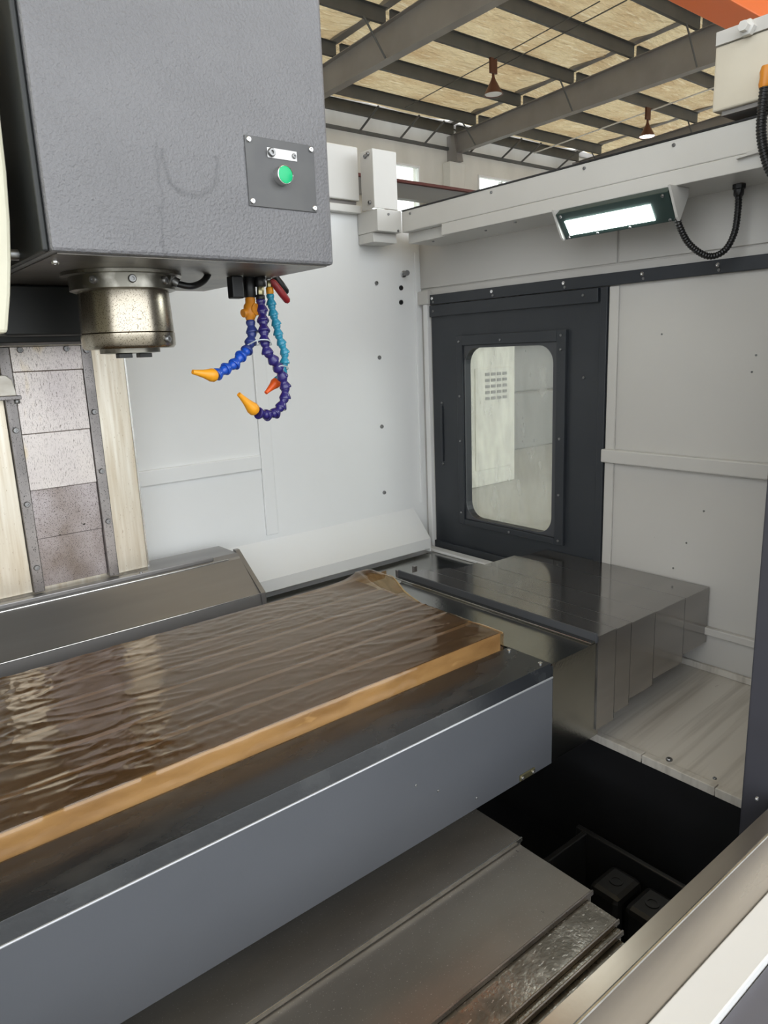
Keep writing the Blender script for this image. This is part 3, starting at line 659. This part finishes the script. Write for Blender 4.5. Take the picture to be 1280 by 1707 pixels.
# the blue grey splash guard in front of the table
g = thing('table_guard', 'blue grey sheet metal splash guard along the table front', 'guard', (0.3, 1.0, -0.95))
GX = 1.218
obj('top_sheet', bx(-0.80, GX, 0.942, TY0-0.0035, -0.706, -0.702, bev=0.001), 'guard_top', g)
obj('bevel_sheet', add_prism(bmesh.new(), [(0.942, -0.703), (0.934, -0.732), (0.938, -0.734), (0.946, -0.706)], 0, -0.80, GX-0.004), 'guard_top', g)
obj('front_sheet', bx(-0.80, GX-0.004, 0.934, 0.938, -0.948, -0.7325, bev=0.001), 'guard_paint', g)
obj('front_edge', add_tube(bmesh.new(), [(-0.80, 0.9350, -0.7325), (GX-0.004, 0.9350, -0.7325)], 0.0026, 8), 'guard_edge', g)
obj('end_sheet', bx(GX-0.0035, GX, 0.936, TY0, -0.948, -0.7065, bev=0.0008), 'guard_top', g)
screw(g, (GX-0.020, 0.957, -0.702), (0, 0, 1), SCREW_C); screw(g, (GX-0.016, TY0-0.02, -0.702), (0, 0, 1), SCREW_C)
b = bx(1.10, 1.150, 0.930, 0.9338, -0.944, -0.930, bev=0.001); tg = obj('tab', b, 'brass', g)
screw(tg, (1.107, 0.930, -0.937), (0, -1, 0), SCREW_S); screw(tg, (1.143, 0.930, -0.937), (0, -1, 0), SCREW_S)
for (x_, y_) in ((693, 1309), (730, 1318), (794, 1330)): screw(g, on(1, 0.934, x_, y_), (0, -1, 0), RIVET, 'rivet')
# oil film over the table
def film():
    b = bmesh.new(); nx, ny = 560, 140; rows = []
    x0, x1 = -0.35, 1.196; path = []           # path across: down the front, over the top, slightly down the back
    zt = TZ+0.0025
    for k in range(10): path.append((TY0-0.0055-0.0008*sin(k), zt-0.048+0.0048*k))
    for k in range(ny-20): path.append((TY0-0.004+(TY1-TY0+0.010)*k/(ny-21), zt))
    for k in range(10): path.append((TY1+0.008+0.001*k, zt-0.002-0.003*k))
    np_ = len(path)
    for i in range(nx+1):
        u = i/nx; row = []
        for j, (py, pz) in enumerate(path):
            xx = x0+(x1-x0)*u; yy = py
            v = (py-TY0)/(TY1-TY0)
            over = max(0.0, (u-0.93)/0.07)
            xx += over*0.115*max(0.0, min(1.0, (v-0.15)/0.85))
            z = pz
            if 10 <= j < np_-10:
                n_ = noise.noise
                wx = xx+0.03*n_(Vector((xx*6, yy*6, 1.3))); wy = yy+0.022*n_(Vector((xx*5, yy*7, 4.1)))
                left = max(0.0, min(1.0, (0.62-xx)/0.35))
                amp = 0.0011+0.0011*left
                r1 = max(0, 1-abs(n_(Vector((wx*7, wy*30+wx*5, 9.7))))*3.4)**2
                r2 = max(0, 1-abs(n_(Vector((wx*20-wy*12, wy*52, 2.2))))*3.0)**2
                patch = max(0.0, min(1.0, 0.5+1.8*n_(Vector((xx*3.2, yy*5, 0.6)))))
                dv = noise.voronoi(Vector((wx*13, wy*24, 0.5)))[0]; cr1 = min(0.5, dv[1]-dv[0])
                dv = noise.voronoi(Vector((wx*34+wy*10, wy*60, 2.5)))[0]; cr2 = min(0.5, dv[1]-dv[0])
                z += amp*(0.8*r1+0.5*r2*patch+1.5*(0.5-cr1)*(0.35+0.65*patch)+0.8*(0.5-cr2)*(0.25+0.75*patch)+0.4*n_(Vector((xx*12, yy*24, 3)))) + 0.0001
                ds = min(abs(yy-s_) for s_ in slots)
                if ds < 0.014: z -= 0.0010*(1-ds/0.014)
                ef = min(1.0, (v)/0.03)
                z = zt+(z-zt)*max(0.0, min(1.0, ef)) if z > zt else z
                d2 = ((xx-1.235)/0.085)**2+((yy-1.625)/0.07)**2      # bulge at the far corner
                z += 0.030*math.exp(-d2*1.1)*(0.8+0.4*noise.noise(Vector((xx*25, yy*18, 2))))
                z = max(z, zt-0.0006)
                if xx > TX1+0.002:
                    dd = xx-TX1-0.002; sink = min(0.041, dd*1.1)*(1-0.75*math.exp(-d2*0.8))
                    z = max(z-sink, -0.6995)
            elif j < 10:
                yy += -0.0012 - 0.0026*abs(noise.noise(Vector((xx*9, pz*40, 4)))) - 0.0012*abs(noise.noise(Vector((xx*30, pz*60, 8))))
            row.append(b.verts.new((xx, yy, z)))
        rows.append(row)
    FILM_EDGE.extend([v_.co.copy() for v_ in rows[-1][10:np_-10:4]])
    for i in range(nx):
        for j in range(np_-1):
            f = b.faces.new((rows[i][j], rows[i+1][j], rows[i+1][j+1], rows[i][j+1])); f.smooth = True
    return b
FILM_EDGE = []
fo = put('protective_film', link_mesh('protective_film', film(), 'film'))
obj('rolled_edge', add_tube(bmesh.new(), FILM_EDGE, [0.0022+0.0012*abs(noise.noise(p_*30)) for p_ in FILM_EDGE], 8), 'film_edge', fo)
tag(fo, 'wrinkled brown oiled protective film covering the machine table', 'plastic film')

# ================================================================ telescopic covers towards the right wall
t = thing('side_way_cover', 'glossy stepped steel way cover between table and right wall', 'way cover', (1.6, 1.3, -0.93))
def shell(x0, x1, y0, y1, z0, z1, th=0.004):
    b = bmesh.new()
    add_prism(b, [(y0, z0), (y0, z1), (y1-0.03, z1), (y1, z1-0.03), (y1, z0), (y1-th, z0), (y1-th, z1-0.032), (y1-0.032, z1-th), (y0+th, z1-th), (y0+th, z0)], 0, x0, x1); return b
obj('table_plate', shell(GX+0.0004, 1.402, 0.940, 1.655, -0.950, -0.7035), 'steel_plate', t)
sec = [(1.390, 1.463, 0.9365, 1.665, -0.933, -0.687), (1.44, 1.534, 0.9395, 1.640, -0.918, -0.6915), (1.51, 1.651, 0.9430, 1.615, -0.906, -0.696), (1.63, 1.810, 0.9470, 1.590, -0.892, -0.700), (1.79, 1.952, 0.9510, 1.570, -0.872, -0.7035)]
for k, (x0, x1, y0, y1, z0, z1) in enumerate(sec):
    s_ = obj('cover_section', shell(x0, x1, y0, y1, z0, z1), 'steel_cover', t)
    if k < 4:
        obj('edge_seal', bx(x1+0.0002, x1+0.0035, y0+0.001, y1-0.04, z1-0.0042, z1-0.0008), 'rail_steel', s_)
        obj('edge_seal', bx(x1+0.0002, x1+0.0030, y0+0.0008, y0+0.0042, z0+0.004, z1-0.006), 'black', s_)
    if k == 0:
        obj('wiper_lip', bx(1.384, 1.3898, 0.9385, 1.672, -0.7035, -0.6800, bev=0.001), 'dark_plate', s_)
        obj('wiper_strip', bx(1.366, 1.3838, 0.941, 1.665, -0.7034, -0.6985, bev=0.001), 'steel_plate', s_)
        obj('end_tab', bx(1.384, 1.392, 1.6725, 1.685, -0.705, -0.682, bev=0.001), 'rail_steel', s_)
        obj('end_tab', bx(1.448, 1.460, 1.6655, 1.678, -0.720, -0.682, bev=0.001), 'rail_steel', s_)
obj('rear_shelf', bx(1.0, W-0.001, 1.69, 2.07, -0.812, -0.806), 'steel_plate', t)
obj('door_sill_strip', bx(W-0.06, W-0.022, 1.32, 2.12, -0.8055, -0.795, bev=0.002), 'off_white', t)
obj('rear_wall', bx(1.0, 1.95, 1.684, 1.6895, -0.96, -0.80), 'steel_tray', t)

# ================================================================ column with ways, telescopic cover and foot tray
YC = 2.0
c = thing('machine_column', 'machine column with bright oily guideway covers behind the spindle', 'column', (0.51, 2.05, -0.6))
obj('core', bx(0.31, 0.715, YC+0.012, BW-0.001, -0.62, 1.2), 'way_steel', c)
obj('way_plate', bx(0.624, 0.711, YC-0.004, YC+0.0115, -0.588, 1.2, bev=0.002), 'way_steel', c)
obj('way_plate', bx(0.315, 0.400, YC-0.004, YC+0.0115, -0.588, 1.2, bev=0.002), 'way_steel', c)
obj('edge_trim', bx(0.7115, 0.716, YC-0.001, YC+0.0118, -0.588, 1.2), 'steel_bright', c)
for (x0, x1) in ((0.597, 0.6235), (0.4005, 0.427)):
    r_ = obj('guide_rail', bx(x0, x1, YC-0.016, YC+0.0112, -0.588, 0.044, bev=0.002), 'rail_steel', c)
    for z_ in ((-0.13, -0.29, -0.43, 0.03) if x0 > 0.5 else (-0.16, -0.35, -0.52)):
        screw(r_, ((x0+x1)/2, YC-0.016, z_), (0, -1, 0), SCREW_D, 'bolt')
zz = [(0.044, -0.017, -0.018), (-0.017, -0.173, -0.012), (-0.173, -0.319, -0.0085), (-0.319, -0.449, -0.005), (-0.449, -0.580, -0.001)]
for k, (z1, z0, dy) in enumerate(zz):
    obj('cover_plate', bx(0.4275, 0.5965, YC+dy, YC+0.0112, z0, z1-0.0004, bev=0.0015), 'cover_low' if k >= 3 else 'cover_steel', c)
for x_ in (0.45, 0.56): screw(c, (x_, YC-0.018, 0.036), (0, -1, 0), SCREW_D, 'bolt')
# foot tray: sheet-metal profile running along the column foot
ft = thing('column_tray', 'bent steel drip tray along the foot of the column', 'tray', (0.2, 1.95, -0.75))
prof = [(2.10, -0.600), (1.975, -0.598), (1.960, -0.606), (1.955, -0.612), (1.846, -0.700), (1.840, -0.738), (1.846, -0.738), (1.851, -0.702), (1.958, -0.617), (1.963, -0.611), (1.976, -0.603), (2.10, -0.605)]
obj('sheet', add_prism(bmesh.new(), prof, 0, -0.75, 0.985), 'steel_tray', ft)
obj('bright_fold', add_tube(bmesh.new(), [(-0.75, 1.957, -0.609), (0.945, 1.957, -0.609)], 0.0028, 8), 'steel_bright', ft)
obj('low_fold', add_tube(bmesh.new(), [(-0.75, 1.8465, -0.7015), (0.985, 1.8465, -0.7015)], 0.0016, 8), 'steel_bright', ft)
obj('upper_ledge', bx(-0.75, 0.90, 1.962, 1.992, -0.6035, -0.592, bev=0.002), 'steel_tray', ft)
obj('end_flange', add_prism(bmesh.new(), [(2.0, -0.592), (1.985, -0.592), (1.838, -0.698), (1.834, -0.742), (2.0, -0.742)], 0, 0.9855, 1.0), 'steel_tray', ft)
for (x_, y_) in ((40, 1012), (75, 1003), (210, 965), (235, 955), (160, 975)):
    q = on(2, -0.592, x_, y_)
    if 1.965 < q.y < 1.99: screw(ft, q, (0, 0, 1), SCREW_S)
obj('lower_skirt', bx(-0.75, 0.99, 1.85, 1.856, -0.85, -0.740), 'steel_tray', ft)

# ================================================================ spindle head
HX0, HX1, HY0, HY1, HZ = 0.338, 0.860, 1.200, 1.770, 0.167
h = thing('spindle_head', 'large dark grey machine head with round steel spindle and green button', 'spindle head', (0.55, 1.45, 0.0))
hb = bmesh.new(); add_box(hb, HX0, HX1, HY0, HY1, HZ-0.001, 1.15, 0.006)
obj('housing', hb, 'head_paint', h)
obj('bottom_plate', bx(HX0+0.010, HX1-0.010, HY0+0.012, HY1-0.010, HZ-0.003, HZ-0.0012), 'head_under', h)
obj('side_cover', bx(HX0-0.010, HX0-0.0004, HY0+0.012, HY1, HZ+0.0, 1.15, bev=0.003), 'head_black', h)
obj('saddle', bx(0.36, 0.645, 1.7705, 1.975, 0.047, 1.15, bev=0.003), 'head_black', h)
obj('saddle_front', bx(0.36, 0.645, 1.69, 1.7700, 0.060, HZ-0.0035, bev=0.004), 'head_black', h)
for (x_, y_) in ((50, 444), (28, 436)):
    q = on(1, HY0+0.15, x_, y_)
screw(h, (HX0+0.03, HY0+0.10, HZ-0.003), (0, 0, -1), SCREW); 
b = bmesh.new(); add_lathe(b, [(0.009, 0), (0.009, 0.02), (0.006, 0.024), (0, 0.024)], (HX0-0.010, 1.36, HZ+0.012), (-1, 0, 0), 12); obj('side_bolt', b, 'bolt_steel', h)
# operator panel on the front
q0, q1, q2, q3 = [on(1, HY0, *p_) for p_ in ((405, 226), (522, 243), (526, 353), (416, 345))]
px0, px1 = (q0.x+q3.x)/2, (q1.x+q2.x)/2; pz0, pz1 = (q2.z+q3.z)/2, (q0.z+q1.z)/2
pn = obj('button_panel', bx(px0, px1, HY0-0.003, HY0-0.0003, pz0, pz1, bev=0.0008), 'panel_paint', h)
for (x_, z_) in ((px0+0.007, pz1-0.007), (px1-0.007, pz1-0.007), (px1-0.006, pz0+0.007), (px0+0.006, pz0+0.008)):
    screw(pn, (x_, HY0-0.003, z_), (0, -1, 0), SCREW_C)
qa, qb = on(1, HY0, 443, 246), on(1, HY0, 493, 266)
lp = obj('label_plate', bx(qa.x, qb.x, HY0-0.0046, HY0-0.0031, on(1, HY0, 444, 263).z, qa.z, bev=0.0005), 'plate_white', pn)
zc = (qa.z+on(1, HY0, 444, 263).z)/2
screw(lp, (qa.x+0.007, HY0-0.0046, zc), (0, -1, 0), SCREW_D); screw(lp, (qb.x-0.007, HY0-0.0046, zc), (0, -1, 0), SCREW_S)
bc = on(1, HY0-0.02, 476, 291); bcx, bcz = bc.x, bc.z
b = bmesh.new(); add_lathe(b, [(0.0165, 0.003), (0.0165, 0.018), (0.0160, 0.020), (0.0150, 0.0205), (0.0150, 0.0185), (0, 0.0185)], (bcx, HY0, bcz), (0, -1, 0), 32)
bt = obj('button_ring', b, 'chrome', pn)
b = bmesh.new(); add_lathe(b, [(0.0146, 0.0186), (0.0146, 0.0200), (0.0130, 0.0206), (0, 0.0206)], (bcx, HY0, bcz), (0, -1, 0), 32); obj('green_cap', b, 'green_button', bt)
# spindle
SX, SY = 0.531, 1.45
b = bmesh.new(); add_lathe(b, [(0.112, HZ-0.0035), (0.112, 0.158), (0.098, 0.157), (0.098, 0.132), (0.092, 0.130), (0, 0.130)], (SX, SY, 0), n=48)
fl = obj('spindle_flange', b, 'flange_steel', h)
for a in (-100, -60, -140, -20): screw(fl, (SX+0.098*cos(radians(a)), SY+0.098*sin(radians(a)), 0.146), (cos(radians(a)), sin(radians(a)), 0), SCREW_D, 'bolt')
b = bmesh.new(); add_lathe(b, [(0.0845, 0.1295), (0.0850, 0.126), (0.0875, 0.060), (0.0875, 0.0530), (0.086, 0.0522), (0, 0.0522)], (SX, SY, 0), n=64)
sp = obj('spindle_sleeve', b, 'spindle_steel', h)
b = bmesh.new(); add_lathe(b, [(0.0865, 0.0519), (0.0885, 0.0505), (0.0885, 0.028), (0.084, 0.0225), (0.06, 0.0225), (0, 0.0225)], (SX, SY, 0), n=64)
nr = obj('nose_ring', b, 'spindle_steel', h)
a = radians(-58); screw(nr, (SX+0.0885*cos(a), SY+0.0885*sin(a), 0.038), (cos(a), sin(a), 0), SCREW_D, 'set_screw')
b = bmesh.new(); add_lathe(b, [(0.057, 0.0223), (0.057, 0.0145), (0.045, 0.0135), (0.034, 0.0135), (0.026, 0.0215), (0, 0.0215)], (SX, SY, 0), n=48); obj('spindle_nose', b, 'flange_steel', h)
for (dx, dy) in ((-0.024, -0.03), (0.034, 0.018)): obj('drive_key', bx(SX+dx-0.013, SX+dx+0.013, SY+dy-0.010, SY+dy+0.010, 0.005, 0.0134, bev=0.001), 'black', h)
pts = spline([on(1, 1.40, 283, 466), on(1, 1.385, 296, 473), on(1, 1.38, 320, 477), on(1, 1.40, 340, 468), on(1, 1.42, 350, 450), on(1, 1.43, 352, 440)])
cl = obj('sensor_cable', add_tube(bmesh.new(), pts, 0.0065, 10), 'rubber', h)
d_ = (on(1, 1.385, 298, 473)-on(1, 1.40, 272, 458)); b = bmesh.new(); add_lathe(b, [(0.012, 0), (0.012, 0.02), (0.009, 0.022), (0.009, d_.length)], on(1, 1.40, 272, 458), d_, 14); obj('cable_gland', b, 'bolt_steel', h)

# coolant manifold under the head
mf = thing('coolant_manifold', 'black coolant manifold block with brass fittings under the head', 'manifold', (0.80, 1.44, HZ))
p0, p1 = on(1, 1.40, 389, 497), on(1, 1.40, 411, 497)
obj('block', bx(p0.x, p1.x-0.004, 1.40, 1.425, p0.z, HZ-0.0035, bev=0.003), 'black', mf)
def cyl(a, b_, r, mat, parent, name, n=14):
    a, b_ = Vector(a), Vector(b_); L_ = (b_-a).length; bm = bmesh.new()
    add_lathe(bm, [(r*0.92, 0), (r, r*0.1), (r, L_-r*0.1), (r*0.92, L_)], a, b_-a, n); return obj(name, bm, mat, parent)
YA, YB_, YC_ = 1.42, 1.41, 1.43
def top(p): return Vector((p.x, p.y, HZ-0.0035))
pa = on(1, YA, 417, 496); cyl(top(pa), pa, 0.013, 'black', mf, 'valve_body')
pb = on(1, YB_, 434, 478); cyl(top(pb), pb, 0.012, 'black', mf, 'valve_body'); cyl(pb, on(1, YB_, 434, 492), 0.0075, 'brass', mf, 'brass_fitting', 6); cyl(on(1, YB_, 434, 492), on(1, YB_, 434, 500), 0.010, 'black', mf, 'collar')
pc = on(1, YC_, 449, 468); cyl(top(pc), pc, 0.008, 'bolt_steel', mf, 'fitting', 6); cyl(pc, on(1, YC_, 449, 479), 0.0065, 'brass', mf, 'brass_fitting', 6)
cyl(on(1, YC_, 449, 479), on(1, YC_, 450, 490), 0.0085, 'yellow_nozzle', mf, 'orange_nut', 8)
for (a_, b_, nm, dy) in (((452, 466), (481, 504), 'red_lever', -0.012), ((452, 452), (479, 489), 'red_lever', 0.03)):
    A_, B_ = on(1, YC_+dy, *a_), on(1, YC_+dy, *b_)
    bm = bmesh.new(); add_tube(bm, [A_, A_.lerp(B_, 0.15), A_.lerp(B_, 0.6), A_.lerp(B_, 0.93), B_], [0.004, 0.0075, 0.0085, 0.0075, 0.004], 10)
    obj(nm, bm, 'red_handle' if dy < 0 else 'pit_iron', mf)
# segmented coolant hoses: every ball-and-socket segment is a part
def seg_mesh(mat, r=0.0118):
    b = bmesh.new()
    prof = [(0.50, -0.002), (0.80, 0.001), (0.88, 0.004), (0.80, 0.0075), (0.66, 0.0098), (0.68, 0.0110), (0.86, 0.0140), (1.11, 0.0190), (1.14, 0.0212), (1.08, 0.0222), (0.8, 0.0222), (0, 0.0205)]
    add_lathe(b, [(r*q_, z_*1.25*r/0.0118) for (q_, z_) in prof], n=16)
    return link_mesh('hose_segment_mesh', b, mat)
def hose(label, pix, mats, noz, noz_mat, r=0.0118):
    P = [on(1, y, px, py) for (px, py, y) in pix]
    t = thing('coolant_hose', label, 'coolant hose', P[0], 'segmented coolant hoses')
    pts = spline(P, 20); L_ = [0.0]
    for i in range(1, len(pts)): L_.append(L_[-1]+(pts[i]-pts[i-1]).length)
    def at(s):
        s = max(0, min(L_[-1], s))
        for i in range(1, len(L_)):
            if L_[i] >= s:
                return pts[i-1].lerp(pts[i], (s-L_[i-1])/max(1e-9, L_[i]-L_[i-1]))
        return pts[-1]
    step = 0.0236*r/0.0118; n = int(L_[-1]/step); step = L_[-1]/n
    for k in range(n):
        a_, b_ = at(k*step), at((k+1)*step); u = k/n
        me = [m_ for (lim, m_) in mats if u < lim][0]
        put('hose_segment', me, t, a_, rotz_to(b_-a_))
    A_ = on(1, noz[0][2], *noz[0][:2]); B_ = on(1, noz[1][2], *noz[1][:2]); d = B_-A_; ln = d.length
    b = bmesh.new(); add_lathe(b, [(r*0.9, -0.004), (r*1.12, 0.0), (r*1.15, ln*0.16), (r*1.0, ln*0.26), (r*0.72, ln*0.5), (r*0.46, ln*0.85), (r*0.40, ln), (r*0.25, ln), (r*0.2, ln*0.9), (0, ln*0.9)], A_, d, 18)
    obj('nozzle', b, noz_mat, t)
    return t, P
SB, SS, SN, SC = seg_mesh('blue_hose'), seg_mesh('slate_hose'), seg_mesh('navy_hose'), seg_mesh('cyan_hose', 0.0102)
ha, _ = hose('bright blue segmented coolant hose with yellow nozzle pointing to the spindle',
     [(417, 534, 1.42), (420, 550, 1.415), (419, 566, 1.41), (413, 582, 1.40), (403, 592, 1.39), (392, 606, 1.385), (378, 614, 1.38), (362, 624, 1.375)],
     [(0.32, SS), (2, SB)], ((357, 626, 1.375), (321, 620, 1.37)), 'yellow_nozzle')
A_, B_ = on(1, YA, 417, 496), on(1, YA, 417, 534)
b = bmesh.new(); add_lathe(b, [(0.010, 0), (0.011, 0.004), (0.0105, 0.012), (0.014, 0.018), (0.015, 0.034), (0.011, 0.042), (0.009, (B_-A_).length)], A_, B_-A_, 16); vb = obj('orange_valve', b, 'orange_valve', ha)
M_ = A_.lerp(B_, 0.62); cyl(M_+Vector((-0.020, -0.004, -0.004)), M_+Vector((0.0, 0, 0)), 0.009, 'orange_valve', vb, 'valve_stem')
b = bmesh.new(); add_lathe(b, [(0.005, -0.006), (0.0125, -0.005), (0.0135, 0), (0.0125, 0.005), (0.005, 0.006)], M_+Vector((0.007, -0.008, 0.004)), (0.35, -1, 0.1), 20); obj('valve_disc', b, 'orange_valve', vb)
hose('dark navy segmented coolant hose curling up to a yellow nozzle',
     [(434, 498, 1.41), (436, 512, 1.41), (438, 532, 1.40), (440, 552, 1.39), (441, 572, 1.385), (446, 588, 1.385), (458, 604, 1.39), (467, 620, 1.40), (474, 638, 1.40), (476, 656, 1.40), (471, 673, 1.40), (461, 687, 1.395), (447, 692, 1.39), (432, 689, 1.385)],
     [(2, SN)], ((424, 684, 1.385), (398, 657, 1.375)), 'yellow_nozzle')
hose('thin cyan segmented coolant hose ending in a small orange nozzle',
     [(450, 490, 1.43), (452, 506, 1.43), (455, 522, 1.43), (460, 538, 1.43), (463, 555, 1.43), (469, 572, 1.43), (475, 590, 1.43), (474, 606, 1.43), (470, 622, 1.435), (464, 634, 1.435)],
     [(2, SC)], ((461, 637, 1.435), (443, 655, 1.43)), 'orange_nozzle', 0.0102)
def cable_tie(pix, label):
    pts = [on(1, y, px, py) for (px, py, y) in pix]; pts = spline(pts+[pts[0]], 6)
    obj('cable_tie', add_tube(bmesh.new(), pts, 0.0014, 6, cap=False), 'clear_tie', None, label, 'cable tie', 'cable ties on the coolant hoses')
cable_tie([(413, 575, 1.395), (430, 567, 1.372), (447, 567, 1.368), (452, 575, 1.39), (440, 573, 1.435), (420, 577, 1.43)], 'clear plastic cable tie binding the blue and navy hoses')
cable_tie([(458, 616, 1.40), (467, 610, 1.384), (478, 611, 1.40), (480, 615, 1.44), (470, 617, 1.452), (458, 618, 1.43)], 'clear plastic cable tie binding the cyan and navy hoses')

# ================================================================ tool magazine and arm at the left
arc = [(0.306, 0.377), (0.303, 0.283), (0.298, 0.213), (0.291, 0.155), (0.283, 0.105), (0.271, 0.048)]
mz = thing('tool_magazine', 'cream curved tool magazine housing beside the machine head', 'tool magazine', (0.0, 1.3, 0.045))
obj('housing', add_prism(bmesh.new(), [(-0.5, 0.046)] + arc[::-1] + [(0.302, 0.5), (0.27, 0.66), (0.2, 0.8), (0.0, 0.9), (-0.5, 0.9)], 1, 1.25, 1.44, bev=0.006), 'cream', mz)
obj('rear_drum', add_prism(bmesh.new(), [(-0.48, 0.08), (0.25, 0.08), (0.25, 0.6), (0.1, 0.8), (-0.48, 0.8)], 1, 1.441, 1.95), 'rafter_paint', mz)
ta = thing('tool_gripper', 'small steel changer gripper with a screw beside the column cover', 'gripper', (0.38, 1.95, -0.06))
q = on(1, 1.93, 12, 640)
obj('jaw', add_prism(bmesh.new(), [(0.20, -0.025), (0.395, -0.022), (0.408, -0.034), (0.413, -0.062), (0.413, -0.072), (0.20, -0.072)], 1, 1.915, 1.955, bev=0.002), 'steel_side', ta)
obj('pad', bx(0.28, 0.424, 1.917, 1.953, -0.0815, -0.0722, bev=0.001), 'rail_steel', ta)
cyl((0.416, 1.935, -0.0815), (0.416, 1.935, -0.092), 0.007, 'bolt_steel', ta, 'screw')
obj('arm', bx(0.18, 0.30, 1.90, 1.99, -0.09, 0.07, bev=0.004), 'steel_side', ta)

# ================================================================ work lamps on the enclosure beams
def work_lamp(mirror, label):
    """slab lamp hung under a beam; mirror = reflected about the machine's centre plane"""
    cx = 0.53
    def X(v): return v if not mirror else 2*cx-v
    t = thing('work_lamp', label, 'lamp', (X(1.775), 1.19, 0.29), 'machine work lamps')
    sgn = -1 if mirror else 1
    top_, bot = Vector((X(1.750), 0, 0.354)), Vector((X(1.800), 0, 0.290))
    dn = (bot-top_).normalized(); nrm = Vector((-dn.z, 0, dn.x)) * (-1)      # candidate normal
    if nrm.z > 0: nrm = -nrm                                            # faces down and inward
    Ln = (bot-top_).length
    def slab(u0, u1, y0, y1, n0, n1, bev=0.002):
        b = bmesh.new(); vs = []
        for u in (u0, u1):
            for y in (y0, y1):
                for n_ in (n0, n1): vs.append(b.verts.new(top_+dn*(u*Ln)+nrm*n_+Vector((0, y, 0))))
        for f in ((0, 1, 3, 2), (4, 6, 7, 5), (0, 4, 5, 1), (2, 3, 7, 6), (0, 2, 6, 4), (1, 5, 7, 3)): b.faces.new([vs[i] for i in f])
        bmesh.ops.recalc_face_normals(b, faces=list(b.faces))
        if bev: bmesh.ops.bevel(b, geom=list(b.edges), offset=bev, segments=2, profile=0.5, affect='EDGES')
        return b
    obj('lamp_body', slab(0.0, 1.0, 1.02, 1.360, -0.024, 0.0), 'lamp_body', t)
    obj('led_panel', slab(0.30, 0.84, 1.075, 1.338, 0.0003, 0.0022, 0.0), 'led', t)
    for (u, y) in ((0.1, 1.345), (0.93, 1.345), (0.1, 1.035), (0.93, 1.035), (0.95, 1.25), (0.95, 1.15)):
        screw(t, top_+dn*(u*Ln)+Vector((0, y, 0)), nrm, SCREW_S)
    for y0, y1 in ((1.0085, 1.0155), (1.3615, 1.3675)):
        b = bmesh.new(); add_prism(b, [(X(1.742), 0.3675), (X(1.83), 0.3675), (X(1.83), 0.350), (X(1.795), 0.288), (X(1.785), 0.296)], 1, y0, y1); obj('hanger', b, 'white_paint', t)
    return t
wlp = work_lamp(False, 'slim work lamp with a lit white panel under the side beam')
# corrugated conduit from the lamp to the gland under the beam
def corrugated(name, pts, r, label, parent=None, cat='conduit'):
    pts = spline(pts, 26); P = []; R = []; acc = 0.0; last = pts[0]; nexts = 0.0
    Ls = [0.0]
    for i in range(1, len(pts)): Ls.append(Ls[-1]+(pts[i]-pts[i-1]).length)
    n = int(Ls[-1]/0.0017)
    j = 0
    for k in range(n+1):
        s = Ls[-1]*k/n
        while j < len(Ls)-2 and Ls[j+1] < s: j += 1
        P.append(pts[j].lerp(pts[j+1], (s-Ls[j])/max(1e-9, Ls[j+1]-Ls[j]))); R.append(r*(1.0 if (k//2) % 2 else 0.86))
    return obj(name, add_tube(bmesh.new(), P, R, 12), 'rubber', parent, label, cat)
Lp = [on(0, 1.80, 1128, 357), on(0, 1.805, 1133, 378), on(0, 1.83, 1150, 408), on(0, 1.86, 1180, 427), on(0, 1.885, 1207, 418), on(0, 1.90, 1224, 388), on(0, 1.905, 1230, 350), on(0, 1.905, 1231, 325)]
cd = thing('lamp_conduit', 'black corrugated conduit looping from the work lamp to the beam', 'conduit', Lp[-1])
corrugated('conduit_tube', Lp, 0.0085, None, cd, None)
e = Lp[-1]
b = bmesh.new(); add_lathe(b, [(0.0095, -0.004), (0.0125, 0.0), (0.0125, 0.012), (0.016, 0.014), (0.016, 0.024), (0.0125, 0.026), (0.0125, ZB-e.z-0.0005)], e, (0, 0, 1), 8); obj('cable_gland', b, 'black', cd)
for o_ in list(cd.children):
    for k in ('label', 'category'):
        if k in o_: del o_[k]
# conduit at the right edge, over the beam
Lp = [on(0, 1.735, 1277, 120), on(0, 1.735, 1274, 150), on(0, 1.735, 1270, 190), on(0, 1.735, 1269, 225), on(0, 1.737, 1276, 262), on(0, 1.74, 1288, 290), on(0, 1.74, 1310, 300)]
cd = thing('door_conduit', 'black corrugated conduit with orange end hanging over the beam', 'conduit', Lp[-1])
corrugated('conduit_tube', Lp, 0.011, None, cd, None)
b = bmesh.new(); d = Lp[0]-Lp[1]; add_lathe(b, [(0.0115, -0.030), (0.013, -0.024), (0.0115, -0.01), (0.013, 0.0), (0.010, 0.012), (0, 0.012)], Lp[0], d, 12); obj('orange_end', b, 'orange_valve', cd)
for o_ in list(cd.children):
    for k in ('label', 'category'):
        if k in o_: del o_[k]
# left side of the enclosure with its own beam and lamp (outside the picture, part of the machine)
obj('wall_left', bx(-0.93, -0.90, 0.45, BW, -1.0, 0.42), 'wall_paint_shaded', None, 'left side wall of the machine enclosure, white paint darkened to imitate shade', kind='structure')
t = thing('side_beam', 'white painted hollow beam along the top of the left side wall', 'beam', (-0.80, 1.2, ZB))
obj('box', bx(-0.94, -0.71, 0.30, 2.13, ZB, ZT, bev=0.003), 'white_paint', t)
work_lamp(True, 'slim lit work lamp under the beam of the left side wall')
